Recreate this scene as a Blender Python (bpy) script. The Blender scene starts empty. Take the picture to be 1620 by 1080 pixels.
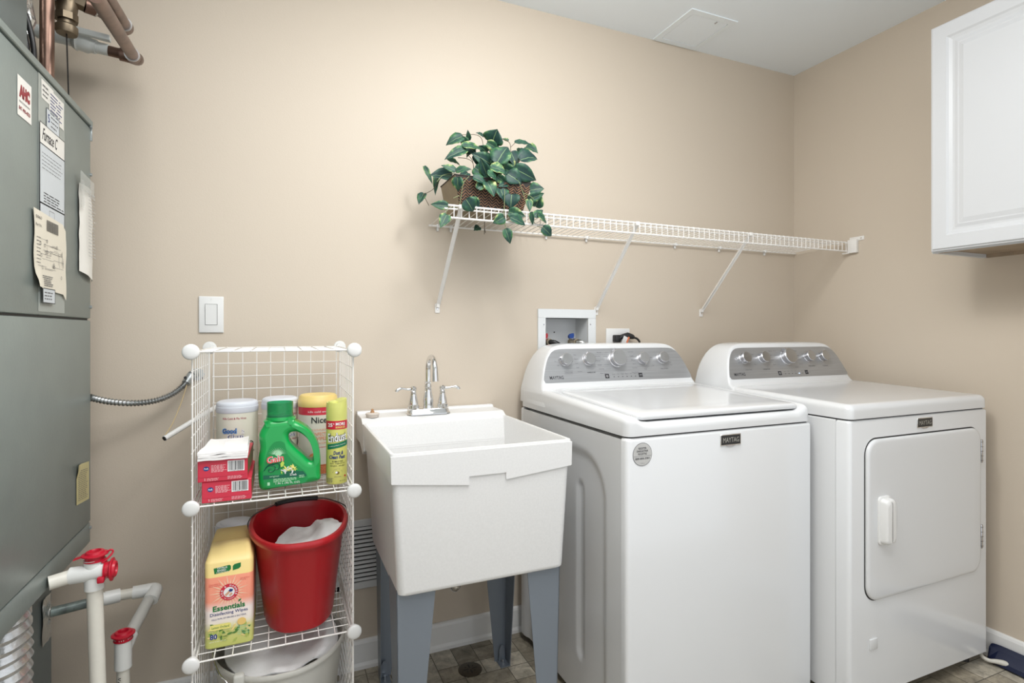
import bpy, bmesh, math, random
from mathutils import Vector, Matrix, Euler, noise
PI = math.pi
SC = bpy.context.scene
COL = SC.collection

# ---------------------------------------------------------------- camera, world, lights, exposure
CAMH = 1.168
cam = bpy.data.cameras.new('camera'); cam.sensor_width = 36; cam.lens = 19.207
cam.shift_y = -15/1620; cam.clip_start = 0.02
co = bpy.data.objects.new('camera', cam); COL.objects.link(co)
co.location = (0, 0, CAMH); co.rotation_euler = (PI/2, 0, math.radians(-23.063))
SC.camera = co
SC.view_settings.view_transform = 'Standard'; SC.view_settings.look = 'None'
SC.view_settings.gamma = 1; SC.view_settings.use_curve_mapping = False
SC.view_settings.exposure = 0.64
w = bpy.data.worlds.new('world'); SC.world = w; w.use_nodes = True
w.node_tree.nodes['Background'].inputs[0].default_value = (0.92, 0.96, 1.0, 1)
w.node_tree.nodes['Background'].inputs[1].default_value = 0.76
def area(name, loc, size, power, color=(1, 1, 1), rot=(0, 0, 0), shape='DISK'):
    l = bpy.data.lights.new(name, 'AREA'); l.shape = shape; l.size = size; l.energy = power; l.color = color
    o = bpy.data.objects.new(name, l); COL.objects.link(o); o.location = loc; o.rotation_euler = rot
    return o
lp = bpy.data.lights.new('ceiling_lamp_light', 'POINT'); lp.energy = 11.5; lp.color = (1.0, 0.985, 0.96); lp.shadow_soft_size = 0.09
lo = bpy.data.objects.new('ceiling_lamp_light', lp); COL.objects.link(lo); lo.location = (0.74, 1.00, 2.33)
area('ceiling_fill_light', (0.35, 0.42, 2.43), 1.4, 24, (1.0, 0.99, 0.975), shape='SQUARE')  # broad soft fill added to even out the walls; no such fixture

# ---------------------------------------------------------------- materials
MATS = {}
def mat(name, col, rough=0.5, metal=0.0, coat=0.0, noise_amt=0.0, noise_scale=20.0, bump=0.0, bump_scale=60.0,
        trans=0.0, alpha=1.0, emit=None, sss=0.0, aniso=False, ior=None, wear=None):
    if name in MATS: return MATS[name]
    m = bpy.data.materials.new(name); m.use_nodes = True; MATS[name] = m
    nt = m.node_tree; b = nt.nodes['Principled BSDF']
    c = tuple(col) + (1,)
    b.inputs['Base Color'].default_value = c
    b.inputs['Roughness'].default_value = rough; b.inputs['Metallic'].default_value = metal
    b.inputs['Coat Weight'].default_value = coat; b.inputs['Coat Roughness'].default_value = 0.08
    b.inputs['Transmission Weight'].default_value = trans; b.inputs['Alpha'].default_value = alpha
    if ior: b.inputs['IOR'].default_value = ior
    if emit: b.inputs['Emission Color'].default_value = tuple(emit[:3]) + (1,); b.inputs['Emission Strength'].default_value = emit[3]
    tc = nt.nodes.new('ShaderNodeTexCoord')
    if noise_amt > 0 or aniso:
        n = nt.nodes.new('ShaderNodeTexNoise'); n.inputs['Scale'].default_value = noise_scale; n.inputs['Detail'].default_value = 6
        if aniso:
            mp = nt.nodes.new('ShaderNodeMapping'); mp.inputs['Scale'].default_value = (1, 60, 60)
            nt.links.new(tc.outputs['Object'], mp.inputs[0]); nt.links.new(mp.outputs[0], n.inputs['Vector'])
        else: nt.links.new(tc.outputs['Object'], n.inputs['Vector'])
        r = nt.nodes.new('ShaderNodeValToRGB')
        r.color_ramp.elements[0].position = 0.3; r.color_ramp.elements[1].position = 0.7
        r.color_ramp.elements[0].color = tuple(max(0, x*(1-noise_amt)) for x in col) + (1,)
        r.color_ramp.elements[1].color = tuple(min(1, x*(1+noise_amt)) for x in col) + (1,)
        nt.links.new(n.outputs['Fac'], r.inputs[0]); nt.links.new(r.outputs[0], b.inputs['Base Color'])
    if bump > 0:
        n2 = nt.nodes.new('ShaderNodeTexNoise'); n2.inputs['Scale'].default_value = bump_scale; n2.inputs['Detail'].default_value = 3
        nt.links.new(tc.outputs['Object'], n2.inputs['Vector'])
        bp = nt.nodes.new('ShaderNodeBump'); bp.inputs['Strength'].default_value = bump; bp.inputs['Distance'].default_value = 0.002
        nt.links.new(n2.outputs['Fac'], bp.inputs['Height']); nt.links.new(bp.outputs[0], b.inputs['Normal'])
    return m
def srgb(r, g, b):
    f = lambda v: (v/255/12.92) if v/255 <= 0.04045 else ((v/255+0.055)/1.055)**2.4
    return (f(r), f(g), f(b))
M_WALL = mat('wall_paint', (0.60, 0.522, 0.428), 0.55, bump=0.12, bump_scale=260)
M_CEIL = mat('ceiling_paint', (0.86, 0.92, 0.97), 0.7, bump=0.1, bump_scale=300)
M_TRIM = mat('trim_paint', (0.78, 0.78, 0.77), 0.4)
M_ENAMEL = mat('white_enamel', (0.69, 0.70, 0.71), 0.18, coat=0.35)
M_PLASTW = mat('white_plastic', (0.75, 0.75, 0.74), 0.35)
M_GAP = mat('dark_gap', (0.02, 0.02, 0.02), 0.6)
M_WIRE = mat('white_wire', (0.82, 0.80, 0.77), 0.35)
M_CHROME = mat('chrome', (0.78, 0.78, 0.78), 0.08, metal=1)
M_STEEL = mat('brushed_steel', (0.40, 0.405, 0.415), 0.36, metal=0.6, aniso=True, noise_amt=0.10, noise_scale=6)
M_SILVER = mat('silver_plastic', (0.58, 0.58, 0.60), 0.25, metal=0.9)
M_BLACK = mat('black_plastic', (0.015, 0.015, 0.016), 0.4)
M_INK = mat('black_ink', (0.03, 0.03, 0.035), 0.6)
M_GREYINK = mat('grey_ink', (0.13, 0.13, 0.14), 0.6)
M_WHITEINK = mat('white_ink', (0.85, 0.85, 0.85), 0.5)
M_SINK = mat('sink_polymer', (0.73, 0.73, 0.725), 0.28, noise_amt=0.025, noise_scale=180, bump=0.05, bump_scale=90)
M_LEG = mat('grey_steel_leg', (0.20, 0.23, 0.27), 0.35, metal=0.3)

# ---------------------------------------------------------------- mesh helpers
class MB:
    def __init__(s): s.v = []; s.f = []; s.m = []; s.s = []; s.mats = []; s.uv = {}
    def mi(s, m):
        if m not in s.mats: s.mats.append(m)
        return s.mats.index(m)
    def add(s, verts, faces, m, smooth=False, M=None):
        o = len(s.v); k = s.mi(m)
        for p in verts:
            p = Vector(p)
            s.v.append(M @ p if M is not None else p)
        for f in faces: s.f.append([i+o for i in f]); s.m.append(k); s.s.append(smooth)
        return o
    def box(s, x0, x1, y0, y1, z0, z1, m, bev=0.0, seg=2, M=None, smooth=None):
        bm = bmesh.new(); bmesh.ops.create_cube(bm, size=1)
        for v in bm.verts: v.co = Vector(((x0+x1)/2+v.co.x*(x1-x0), (y0+y1)/2+v.co.y*(y1-y0), (z0+z1)/2+v.co.z*(z1-z0)))
        if bev > 0: bmesh.ops.bevel(bm, geom=bm.edges[:], offset=bev, segments=seg, profile=0.5, affect='EDGES')
        s.bm(bm, m, (bev > 0) if smooth is None else smooth, M)
    def bm(s, bm, m, smooth=False, M=None):
        bm.verts.index_update()
        s.add([v.co.copy() for v in bm.verts], [[v.index for v in f.verts] for f in bm.faces], m, smooth, M); bm.free()
    def loft(s, rings, m, cap0=True, cap1=True, smooth=True, M=None, closed=True):
        n = len(rings[0]); vs = [p for r in rings for p in r]; fs = []
        for i in range(len(rings)-1):
            for j in range(n if closed else n-1):
                a = i*n+j; b = i*n+(j+1) % n
                fs.append([a, b, b+n, a+n])
        if cap0: fs.append(list(range(n-1, -1, -1)))
        if cap1: fs.append(list(range((len(rings)-1)*n, len(rings)*n)))
        s.add(vs, fs, m, smooth, M)
    def cyl(s, c, r, h, m, axis='z', n=24, r2=None, smooth=True, M=None, bev=0.0):
        r2 = r if r2 is None else r2
        prof = [(r, 0), (r2, h)] if not bev else [(r-bev, 0), (r, bev), (r2, h-bev), (r2-bev, h)]
        s.lathe(prof, m, c, axis, n, smooth, M)
    def lathe(s, prof, m, c=(0, 0, 0), axis='z', n=24, smooth=True, M=None, caps=True):
        R = {'z': Matrix.Identity(4), 'x': Matrix.Rotation(PI/2, 4, 'Y'), 'y': Matrix.Rotation(-PI/2, 4, 'X'),
             '-y': Matrix.Rotation(PI/2, 4, 'X'), '-x': Matrix.Rotation(-PI/2, 4, 'Y')}[axis]
        T = Matrix.Translation(c) @ R
        if M is not None: T = M @ T
        rings = [[(r*math.cos(2*PI*k/n), r*math.sin(2*PI*k/n), h) for k in range(n)] for r, h in prof]
        s.loft(rings, m, caps, caps, smooth, T)
    def tube(s, pts, r, m, n=8, smooth=True, M=None, rr=None, caps=True):
        pts = [Vector(p) for p in pts]; rings = []; up = None
        for i, p in enumerate(pts):
            if i == 0: d = pts[1]-p
            elif i == len(pts)-1: d = p-pts[i-1]
            else: d = (pts[i+1]-p).normalized()+(p-pts[i-1]).normalized()
            d.normalize()
            if up is None: up = Vector((0, 0, 1)) if abs(d.z) < 0.9 else Vector((1, 0, 0))
            a = d.cross(up)
            if a.length < 1e-5: a = d.cross(Vector((0, 1, 0)))
            a.normalize(); b = a.cross(d).normalized(); up = b
            R = rr[i] if rr else r
            rings.append([p+a*R*math.cos(2*PI*k/n)+b*R*math.sin(2*PI*k/n) for k in range(n)])
        s.loft(rings, m, caps, caps, smooth, M)
    def prism(s, pts, y0, y1, m, M=None, smooth=False):
        """polygon in (x,z) extruded along y"""
        n = len(pts); vs = [(p[0], y0, p[1]) for p in pts]+[(p[0], y1, p[1]) for p in pts]
        fs = [list(range(n)), list(range(2*n-1, n-1, -1))]+[[i, i+n, (i+1) % n+n, (i+1) % n] for i in range(n)]
        s.add(vs, fs, m, smooth, M)
    def build(s, name, parent=None, loc=None, bevel=0.0, autosmooth=True):
        me = bpy.data.meshes.new(name)
        off = Vector(parent_world(parent)) if parent else Vector(loc or (0, 0, 0))
        me.from_pydata([tuple(v-off) for v in s.v], [], s.f)
        for m in s.mats: me.materials.append(m)
        me.polygons.foreach_set('material_index', s.m); me.polygons.foreach_set('use_smooth', s.s)
        me.update()
        if autosmooth and any(s.s):
            try: me.set_sharp_from_angle(angle=math.radians(42))
            except Exception: pass
        o = bpy.data.objects.new(name, me); COL.objects.link(o)
        if parent: o.parent = parent
        else: o.location = off
        if bevel:
            md = o.modifiers.new('b', 'BEVEL'); md.width = bevel; md.segments = 2; md.limit_method = 'ANGLE'
        return o
def parent_world(p):
    v = Vector(p.location)
    while p.parent: p = p.parent; v += Vector(p.location)
    return v
def tag(o, label=None, cat=None, group=None, kind=None):
    if label: o['label'] = label
    if cat: o['category'] = cat
    if group: o['group'] = group
    if kind: o['kind'] = kind
    return o
def thing(name, loc, label, cat, group=None):
    o = bpy.data.objects.new(name, None); COL.objects.link(o); o.location = loc; o.empty_display_size = 0.05
    return tag(o, label, cat, group)
def dup(root, loc, rotz, label, group=None):
    r = root.copy(); COL.objects.link(r); r.location = loc; r.rotation_euler = (0, 0, rotz)
    tag(r, label, None, group)
    for ch in list(root.children):
        c = ch.copy(); COL.objects.link(c); c.parent = r
        for g in list(ch.children):
            d = g.copy(); COL.objects.link(d); d.parent = c
    return r
def rrect(x0, x1, y0, y1, r, n=5):
    out = []
    for cx, cy, a0 in ((x1-r, y0+r, -90), (x1-r, y1-r, 0), (x0+r, y1-r, 90), (x0+r, y0+r, 180)):
        for k in range(n+1):
            a = math.radians(a0+90*k/n); out.append((cx+r*math.cos(a), cy+r*math.sin(a)))
    return out
def smooth_path(pts, k=6, closed=False):
    P = [Vector(p) for p in pts]; n = len(P); out = []
    rng = range(n) if closed else range(n-1)
    for i in rng:
        p0 = P[(i-1) % n] if closed or i > 0 else P[0]; p1 = P[i]; p2 = P[(i+1) % n]
        p3 = P[(i+2) % n] if closed or i < n-2 else P[-1]
        for j in range(k):
            t = j/k
            out.append(0.5*((2*p1)+(p2-p0)*t+(2*p0-5*p1+4*p2-p3)*t*t+(3*p1-p0-3*p2+p3)*t**3))
    if not closed: out.append(P[-1])
    return out
def curve_solid(splines, extrude, bevel, res=2):
    """2-D outlines (with holes) filled, extruded and rounded; returns verts, faces in x,y (z = thickness)"""
    cu = bpy.data.curves.new('tmp', 'CURVE'); cu.dimensions = '2D'; cu.fill_mode = 'BOTH'
    cu.extrude = extrude; cu.bevel_depth = bevel; cu.bevel_resolution = res; cu.offset = -bevel
    for pts in splines:
        sp = cu.splines.new('POLY'); sp.points.add(len(pts)-1); sp.use_cyclic_u = True
        for i, p in enumerate(pts): sp.points[i].co = (p[0], p[1], 0, 1)
    return conv(cu)
def conv(cu):
    o = bpy.data.objects.new('tmp', cu); COL.objects.link(o)
    me = bpy.data.meshes.new_from_object(o)
    vs = [v.co.copy() for v in me.vertices]; fs = [list(p.vertices) for p in me.polygons]
    bpy.data.objects.remove(o); bpy.data.meshes.remove(me); bpy.data.curves.remove(cu)
    return vs, fs
TXT = {}
def text(mb, s, w, h, m, fn, bold=0.0, shear=0.0, cx=0.0, cy=0.0, rot=0.0, space=1.0):
    """lettering fitted into w x h (either may be None) centred on cx,cy; fn maps (x, y) -> 3-D point"""
    key = (s, bold, shear, space)
    if key not in TXT:
        cu = bpy.data.curves.new('tmp', 'FONT'); cu.body = s; cu.offset = bold; cu.shear = shear; cu.resolution_u = 2
        cu.space_character = space
        TXT[key] = conv(cu)
    vs, fs = TXT[key]
    if not vs: return
    xs = [v.x for v in vs]; ys = [v.y for v in vs]
    W = max(xs)-min(xs); Hh = max(ys)-min(ys)
    sx = w/W if w else h/Hh; sy = h/Hh if h else sx
    mx = (max(xs)+min(xs))/2; my = (max(ys)+min(ys))/2
    ca, sa = math.cos(rot), math.sin(rot); P = []
    for v in vs:
        x = (v.x-mx)*sx; y = (v.y-my)*sy
        P.append(fn(cx+x*ca-y*sa, cy+x*sa+y*ca))
    mb.add(P, fs, m)
def patch(mb, pts, m, fn):
    mb.add([fn(x, y) for x, y in pts], [list(range(len(pts)))], m)
def grid(mb, x0, x1, y0, y1, m, fn, nx=12, ny=1, smooth=False):
    vs = [fn(x0+(x1-x0)*i/nx, y0+(y1-y0)*j/ny) for j in range(ny+1) for i in range(nx+1)]
    fs = [[j*(nx+1)+i, j*(nx+1)+i+1, (j+1)*(nx+1)+i+1, (j+1)*(nx+1)+i] for j in range(ny) for i in range(nx)]
    mb.add(vs, fs, m, smooth)
def disc(cx, cy, rx, ry=None, n=28): 
    ry = ry or rx
    return [(cx+rx*math.cos(2*PI*k/n), cy+ry*math.sin(2*PI*k/n)) for k in range(n)]
def front(x0, y0, z0, off=0.0):      # plane facing the camera side (-Y)
    return lambda x, y: (x0+x, y0-off, z0+y)
def wrap(cx, cy, z0, R, off=0.0, a0=0.0):
    return lambda x, y: (cx+(R+off)*math.sin(x/R+a0), cy-(R+off)*math.cos(x/R+a0), z0+y)
def lines_block(mb, x0, x1, y0, y1, n, m, fn, seed=0, fill=0.5, word=0.006):
    """rows of tiny print too small to read"""
    rnd = random.Random(seed); dy = (y1-y0)/n
    for i in range(n):
        y = y1-(i+0.5)*dy; x = x0; end = x1-(x1-x0)*rnd.random()*0.25
        while x < end:
            L = word*(0.5+rnd.random()); L = min(L, end-x)
            if L > word*0.2: patch(mb, [(x, y-dy*fill/2), (x+L, y-dy*fill/2), (x+L, y+dy*fill/2), (x, y+dy*fill/2)], m, fn)
            x += L+word*0.25

# ---------------------------------------------------------------- setting
BX, BY, CZ = 2.366, 1.96, 2.447       # right wall, back wall, ceiling
LX, FY = -1.15, -1.5
def struct(name, mb): return tag(mb.build(name), kind='structure')
mb = MB()   # back wall with the opening for the recessed supply box
hx0, hx1, hz0, hz1 = 0.978, 1.174, 1.06, 1.2245
t = 0.1
for a, b, c, d in ((LX-t, hx0, 0, CZ), (hx1, BX+t, 0, CZ), (hx0, hx1, 0, hz0), (hx0, hx1, hz1, CZ)):
    mb.box(a, b, BY, BY+t, c, d, M_WALL)
struct('wall_back', mb)
mb = MB(); mb.box(BX, BX+t, -0.04, BY, 0, CZ, M_WALL); struct('wall_right', mb)
mb = MB(); mb.box(LX-t, LX, FY, BY, 0, CZ, M_WALL); struct('wall_left', mb)
mb = MB(); mb.box(LX-t, BX+1.4, FY, BY+t, CZ, CZ+0.06, M_CEIL); struct('ceiling', mb)
# floor: brick-pattern vinyl tiles
def floor_mat(i, c):
    m = mat('floor_tile_%s' % i, c, 0.38); nt = m.node_tree; b = nt.nodes['Principled BSDF']
    tc = nt.nodes.new('ShaderNodeTexCoord')
    n = nt.nodes.new('ShaderNodeTexNoise'); n.inputs['Scale'].default_value = 24; n.inputs['Detail'].default_value = 9; n.inputs['Roughness'].default_value = 0.72
    n.inputs['Distortion'].default_value = 0.6
    nt.links.new(tc.outputs['Object'], n.inputs['Vector'])
    r = nt.nodes.new('ShaderNodeValToRGB'); e = r.color_ramp.elements
    e[0].position = 0.32; e[1].position = 0.66
    e[0].color = tuple(x*0.50 for x in c)+(1,); e[1].color = tuple(x*1.35 for x in c)+(1,)
    nt.links.new(n.outputs['Fac'], r.inputs[0]); nt.links.new(r.outputs[0], b.inputs['Base Color'])
    bp = nt.nodes.new('ShaderNodeBump'); bp.inputs['Strength'].default_value = 0.25; bp.inputs['Distance'].default_value = 0.001
    nt.links.new(n.outputs['Fac'], bp.inputs['Height']); nt.links.new(bp.outputs[0], b.inputs['Normal'])
    return m
FT = [floor_mat('umber', (0.26, 0.23, 0.175)), floor_mat('taupe', (0.35, 0.31, 0.24)), floor_mat('sand', (0.47, 0.43, 0.35))]
M_GROUT = mat('floor_grout', (0.12, 0.11, 0.09), 0.7)
mb = MB(); mb.box(LX-t, BX+1.4, FY, BY+t, -0.06, -0.0012, M_GROUT)
rnd = random.Random(11); P = 0.0765; g = 0.0013; ox, oy = 0.579-40*P, 1.8346-60*P
nx, ny = int((BX+1.4-ox)/P), int((BY-oy)/P)+2
used = set()
for j in range(ny-1, -1, -1):
    for i in range(nx):
        if (i, j) in used: continue
        wi = hj = 1; q = rnd.random()
        if q < 0.34 and (i+1, j) not in used and i+1 < nx: wi = 2
        elif q < 0.72 and j > 0 and (i, j-1) not in used: hj = 2
        for a in range(wi):
            for c in range(hj): used.add((i+a, j-c))
        x0, x1 = ox+i*P+g, ox+(i+wi)*P-g; y0, y1 = oy+(j-hj+1)*P+g, min(oy+(j+1)*P-g, BY)
        if x1 < LX or y1 < FY or y0 >= BY: continue
        mb.add([(x0, y0, 0), (x1, y0, 0), (x1, y1, 0), (x0, y1, 0)], [[0, 1, 2, 3]], FT[min(2, int(rnd.random()*3))])
struct('floor', mb)
# baseboards
def bb(name, pts_fn, L0, L1):
    prof = [(0, 0), (0.017, 0), (0.017, 0.012), (0.012, 0.022), (0.012, 0.086), (0.009, 0.094), (0.004, 0.098), (0, 0.098)]
    m = MB(); n = len(prof)
    vs = [pts_fn(L0, d, z) for d, z in prof]+[pts_fn(L1, d, z) for d, z in prof]
    m.add(vs, [[i, i+n, (i+1) % n+n, (i+1) % n] for i in range(n)]+[list(range(n)), list(range(2*n-1, n-1, -1))], M_TRIM)
    return struct(name, m)
bb('baseboard_back', lambda L, d, z: (L, BY-d, z), LX, BX)
bb('baseboard_right', lambda L, d, z: (BX-d, L, z), -0.04, BY-0.017)

# ceiling access panel
t_ = thing('access_panel', (1.62, 1.83, CZ), 'square white access panel with a small latch, set in the ceiling', 'access panel')
mb = MB()
x0, x1, y0, y1 = 1.500, 1.740, 1.706, 1.955
out = [(x0, y0), (x1, y0), (x1, y1), (x0, y1)]; z = CZ-0.003
def ring(mb, o, i, z0, z1, m):
    n = len(o); vs = [(p[0], p[1], z0) for p in o]+[(p[0], p[1], z1) for p in o]+[(p[0], p[1], z1) for p in i]+[(p[0], p[1], z0) for p in i]
    fs = []
    for k in range(n):
        l = (k+1) % n
        fs += [[k, l, n+l, n+k], [n+k, n+l, 2*n+l, 2*n+k], [2*n+k, 2*n+l, 3*n+l, 3*n+k]]
    mb.add(vs, fs, m)
o_ = rrect(x0, x1, y0, y1, 0.002, 5); i_ = rrect(x0+0.026, x1-0.026, y0+0.026, y1-0.026, 0.012, 5)
ring(mb, o_, i_, CZ, CZ-0.004, mat('access_panel_plastic', (0.84, 0.90, 0.94), 0.45)); mb.build('panel_frame', t_)
mb = MB(); d_ = rrect(x0+0.028, x1-0.028, y0+0.028, y1-0.028, 0.011, 5)
mb.loft([[(a, b, CZ) for a, b in d_], [(a, b, CZ-0.0028) for a, b in d_]], M_CEIL, smooth=False); mb.build('hatch', t_)
mb = MB(); mb.box(1.655, 1.661, 1.738, 1.752, CZ-0.005, CZ-0.002, M_SILVER, 0.001); mb.build('latch', t_)

# light switch
t_ = thing('light_switch', (-0.198, BY, 1.223), 'white wall plate with one rocker switch, above the wire shelf unit', 'light switch')
mb = MB(); mb.box(-0.2325, -0.1625, BY-0.006, BY, 1.1655, 1.2805, M_PLASTW, 0.003, 3); mb.build('wall_plate', t_)
mb = MB(); mb.box(-0.2145, -0.1805, BY-0.0068, BY-0.005, 1.190, 1.256, M_GAP)
mb.add([(-0.2135, BY-0.0075, 1.191), (-0.1815, BY-0.0075, 1.191), (-0.1815, BY-0.0105, 1.255), (-0.2135, BY-0.0105, 1.255),
        (-0.2135, BY-0.004, 1.191), (-0.1815, BY-0.004, 1.191), (-0.1815, BY-0.004, 1.255), (-0.2135, BY-0.004, 1.255)],
       [[0, 1, 2, 3], [4, 7, 6, 5], [0, 3, 7, 4], [1, 5, 6, 2], [3, 2, 6, 7], [0, 4, 5, 1]], M_PLASTW)
mb.build('rocker', t_)
for zz in (1.175, 1.271):
    mb = MB(); mb.cyl((-0.1975, BY-0.0055, zz), 0.003, 0.0012, M_PLASTW, '-y', 10); mb.build('screw', t_)

# return air grille
t_ = thing('air_grille', (0.345, BY, 0.28), 'white louvred air grille low on the wall behind the wire shelves and sink', 'vent')
M_GRILLE = mat('grille_enamel', (0.62, 0.63, 0.63), 0.4)
mb = MB(); gx0, gx1, gz0, gz1 = 0.17, 0.53, 0.275, 0.515
for a, b, c, d in ((gx0, gx1, gz0, gz0+0.024), (gx0, gx1, gz1-0.024, gz1), (gx0, gx0+0.024, gz0, gz1), (gx1-0.024, gx1, gz0, gz1)):
    mb.box(a, b, BY-0.007, BY, c, d, M_GRILLE, 0.0015, 1)
mb.build('grille_frame', t_)
mb = MB(); mb.box(gx0+0.02, gx1-0.02, BY-0.0015, BY-0.0005, gz0+0.02, gz1-0.02, M_GAP)
for k in range(13):
    z = gz0+0.033+k*0.0147
    mb.add([(gx0+0.022, BY-0.002, z+0.002), (gx1-0.022, BY-0.002, z+0.002), (gx1-0.022, BY-0.0075, z-0.005), (gx0+0.022, BY-0.0075, z-0.005),
            (gx0+0.022, BY-0.002, z+0.0035), (gx1-0.022, BY-0.002, z+0.0035), (gx1-0.022, BY-0.0085, z-0.0035), (gx0+0.022, BY-0.0085, z-0.0035)],
           [[0, 1, 2, 3], [4, 7, 6, 5], [0, 3, 7, 4], [1, 5, 6, 2], [2, 6, 7, 3], [0, 4, 5, 1]], M_GRILLE)
mb.build('louvre', t_)

# washer supply box recessed into the wall
t_ = thing('supply_box', (1.077, BY, 1.06), 'recessed white washer supply box with red and blue valve handles, above the washer', 'supply box')
fx0, fx1, fz0, fz1 = 0.944, 1.2105, 1.035, 1.2605
mb = MB()
M_BOXW = mat('supply_box_plastic', (0.74, 0.76, 0.77), 0.35)
for a, b, c, d in ((fx0, fx1, hz1, fz1), (fx0, fx1, fz0, hz0), (fx0, hx0, hz0, hz1), (hx1, fx1, hz0, hz1)):
    mb.box(a, b, BY-0.008, BY, c, d, M_BOXW, 0.0012, 1)
mb.build('face_frame', t_)
mb = MB(); e = 0.0005; D = BY+0.088
bx = [(hx0, BY, hz0), (hx1, BY, hz0), (hx1, BY, hz1), (hx0, BY, hz1), (hx0+0.006, D, hz0), (hx1-0.006, D, hz0), (hx1-0.006, D, hz1), (hx0+0.006, D, hz1)]
mb.add(bx, [[4, 5, 6, 7], [0, 4, 7, 3], [1, 2, 6, 5], [3, 7, 6, 2], [0, 1, 5, 4]], M_BOXW)
mb.cyl((1.065, D-0.0005, 1.167), 0.003, 0.001, M_GAP, '-y', 10)
mb.cyl((1.01, D-0.0005, 1.168), 0.003, 0.001, M_GAP, '-y', 10)
mb.build('recess', t_)
for xx, zz in ((0.969, 1.198), (1.183, 1.199), (0.971, 1.092), (1.184, 1.09)):
    mb = MB(); mb.cyl((xx, BY-0.008, zz), 0.0032, 0.0016, M_SILVER, '-y', 10); mb.build('screw', t_)
M_BRASS = mat('dull_brass', (0.42, 0.36, 0.26), 0.35, metal=0.9)
for xx, cname, col in ((0.997, 'red_lever_plastic', (0.50, 0.02, 0.03)), (1.119, 'blue_lever_plastic', (0.01, 0.06, 0.30))):
    mb = MB(); mb.cyl((xx+0.002, BY+0.05, 1.06), 0.011, 0.075, M_BRASS, 'z', 16)
    mb.cyl((xx+0.004, BY+0.048, 1.128), 0.010, 0.035, M_BRASS, '-y', 16)
    mb.cyl((xx+0.002, BY+0.05, 1.13), 0.006, 0.016, M_BRASS, 'z', 12); v = mb.build('valve', t_)
    mb = MB(); mb.prism([(xx-0.009, 1.142), (xx+0.010, 1.142), (xx+0.013, 1.153), (xx+0.011, 1.163), (xx-0.003, 1.160), (xx-0.010, 1.152)], BY+0.036, BY+0.050, mat(cname, col, 0.4))
    mb.build('valve_handle', v)
for xx, mcol in ((0.999, M_BLACK), (1.123, M_CHROME)):
    h = thing('supply_hose', (xx, BY+0.01, 1.10), 'black rubber supply hose on the red valve side of the wall box' if mcol is M_BLACK else 'braided steel supply hose on the blue valve side of the wall box', 'hose')
    mb = MB(); mb.cyl((xx+0.004, BY+0.028, 1.128), 0.0135, 0.022, M_BRASS, '-y', 14); mb.build('hose_coupling', h)
    pth = smooth_path([(xx+0.004, BY+0.008, 1.128), (xx+0.022, BY-0.010, 1.124), (xx+0.045, BY-0.014, 1.105), (xx+0.052, BY-0.0135, 1.06), (xx+0.05, BY-0.0135, 0.97)], 8)
    mb = MB(); mb.tube(pth, 0, mcol, 10, rr=[0.0095+0.0008*(k % 2) for k in range(len(pth))]); mb.build('hose_tube', h)

# outlet with plug
t_ = thing('wall_outlet', (1.321, BY, 1.12), 'white double-width outlet plate behind the washer console', 'outlet')
mb = MB(); mb.box(1.262, 1.380, BY-0.006, BY, 1.068, 1.183, M_PLASTW, 0.003, 3); mb.build('wall_plate', t_)
mb = MB(); mb.box(1.288, 1.322, BY-0.008, BY-0.005, 1.092, 1.160, M_PLASTW, 0.001, 1); mb.build('receptacle', t_)
t_ = thing('power_cord', (1.31, BY-0.03, 1.14), 'black angled plug and cord with an orange tag, in the outlet behind the washer', 'power cord')
mb = MB(); mb.box(1.290, 1.318, BY-0.034, BY-0.008, 1.126, 1.156, M_BLACK, 0.005, 3)
mb.tube([(1.312, BY-0.024, 1.142), (1.33, BY-0.028, 1.150), (1.352, BY-0.03, 1.154), (1.375, BY-0.03, 1.148), (1.384, BY-0.03, 1.144)], 0, M_BLACK, 12, rr=[0.011, 0.010, 0.013, 0.011, 0.007])
mb.build('plug', t_)
mb = MB(); mb.tube(smooth_path([(1.382, BY-0.03, 1.145), (1.402, BY-0.03, 1.138), (1.414, BY-0.03, 1.12), (1.418, BY-0.022, 1.08), (1.418, BY-0.018, 0.98)], 6), 0.0045, M_BLACK, 10); mb.build('cord', t_)
mb = MB(); Mx = Matrix.Translation((1.326, BY-0.044, 1.128)) @ Euler((0.15, 0.35, 0.2)).to_matrix().to_4x4()
mb.box(-0.013, 0.013, -0.0006, 0.0006, -0.028, 0.022, M_PLASTW, M=Mx)
mb.box(0.010, 0.019, -0.0016, -0.0006, -0.03, 0.026, mat('orange_tag', (0.75, 0.22, 0.10), 0.5), M=Mx); mb.build('tag', t_)
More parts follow.
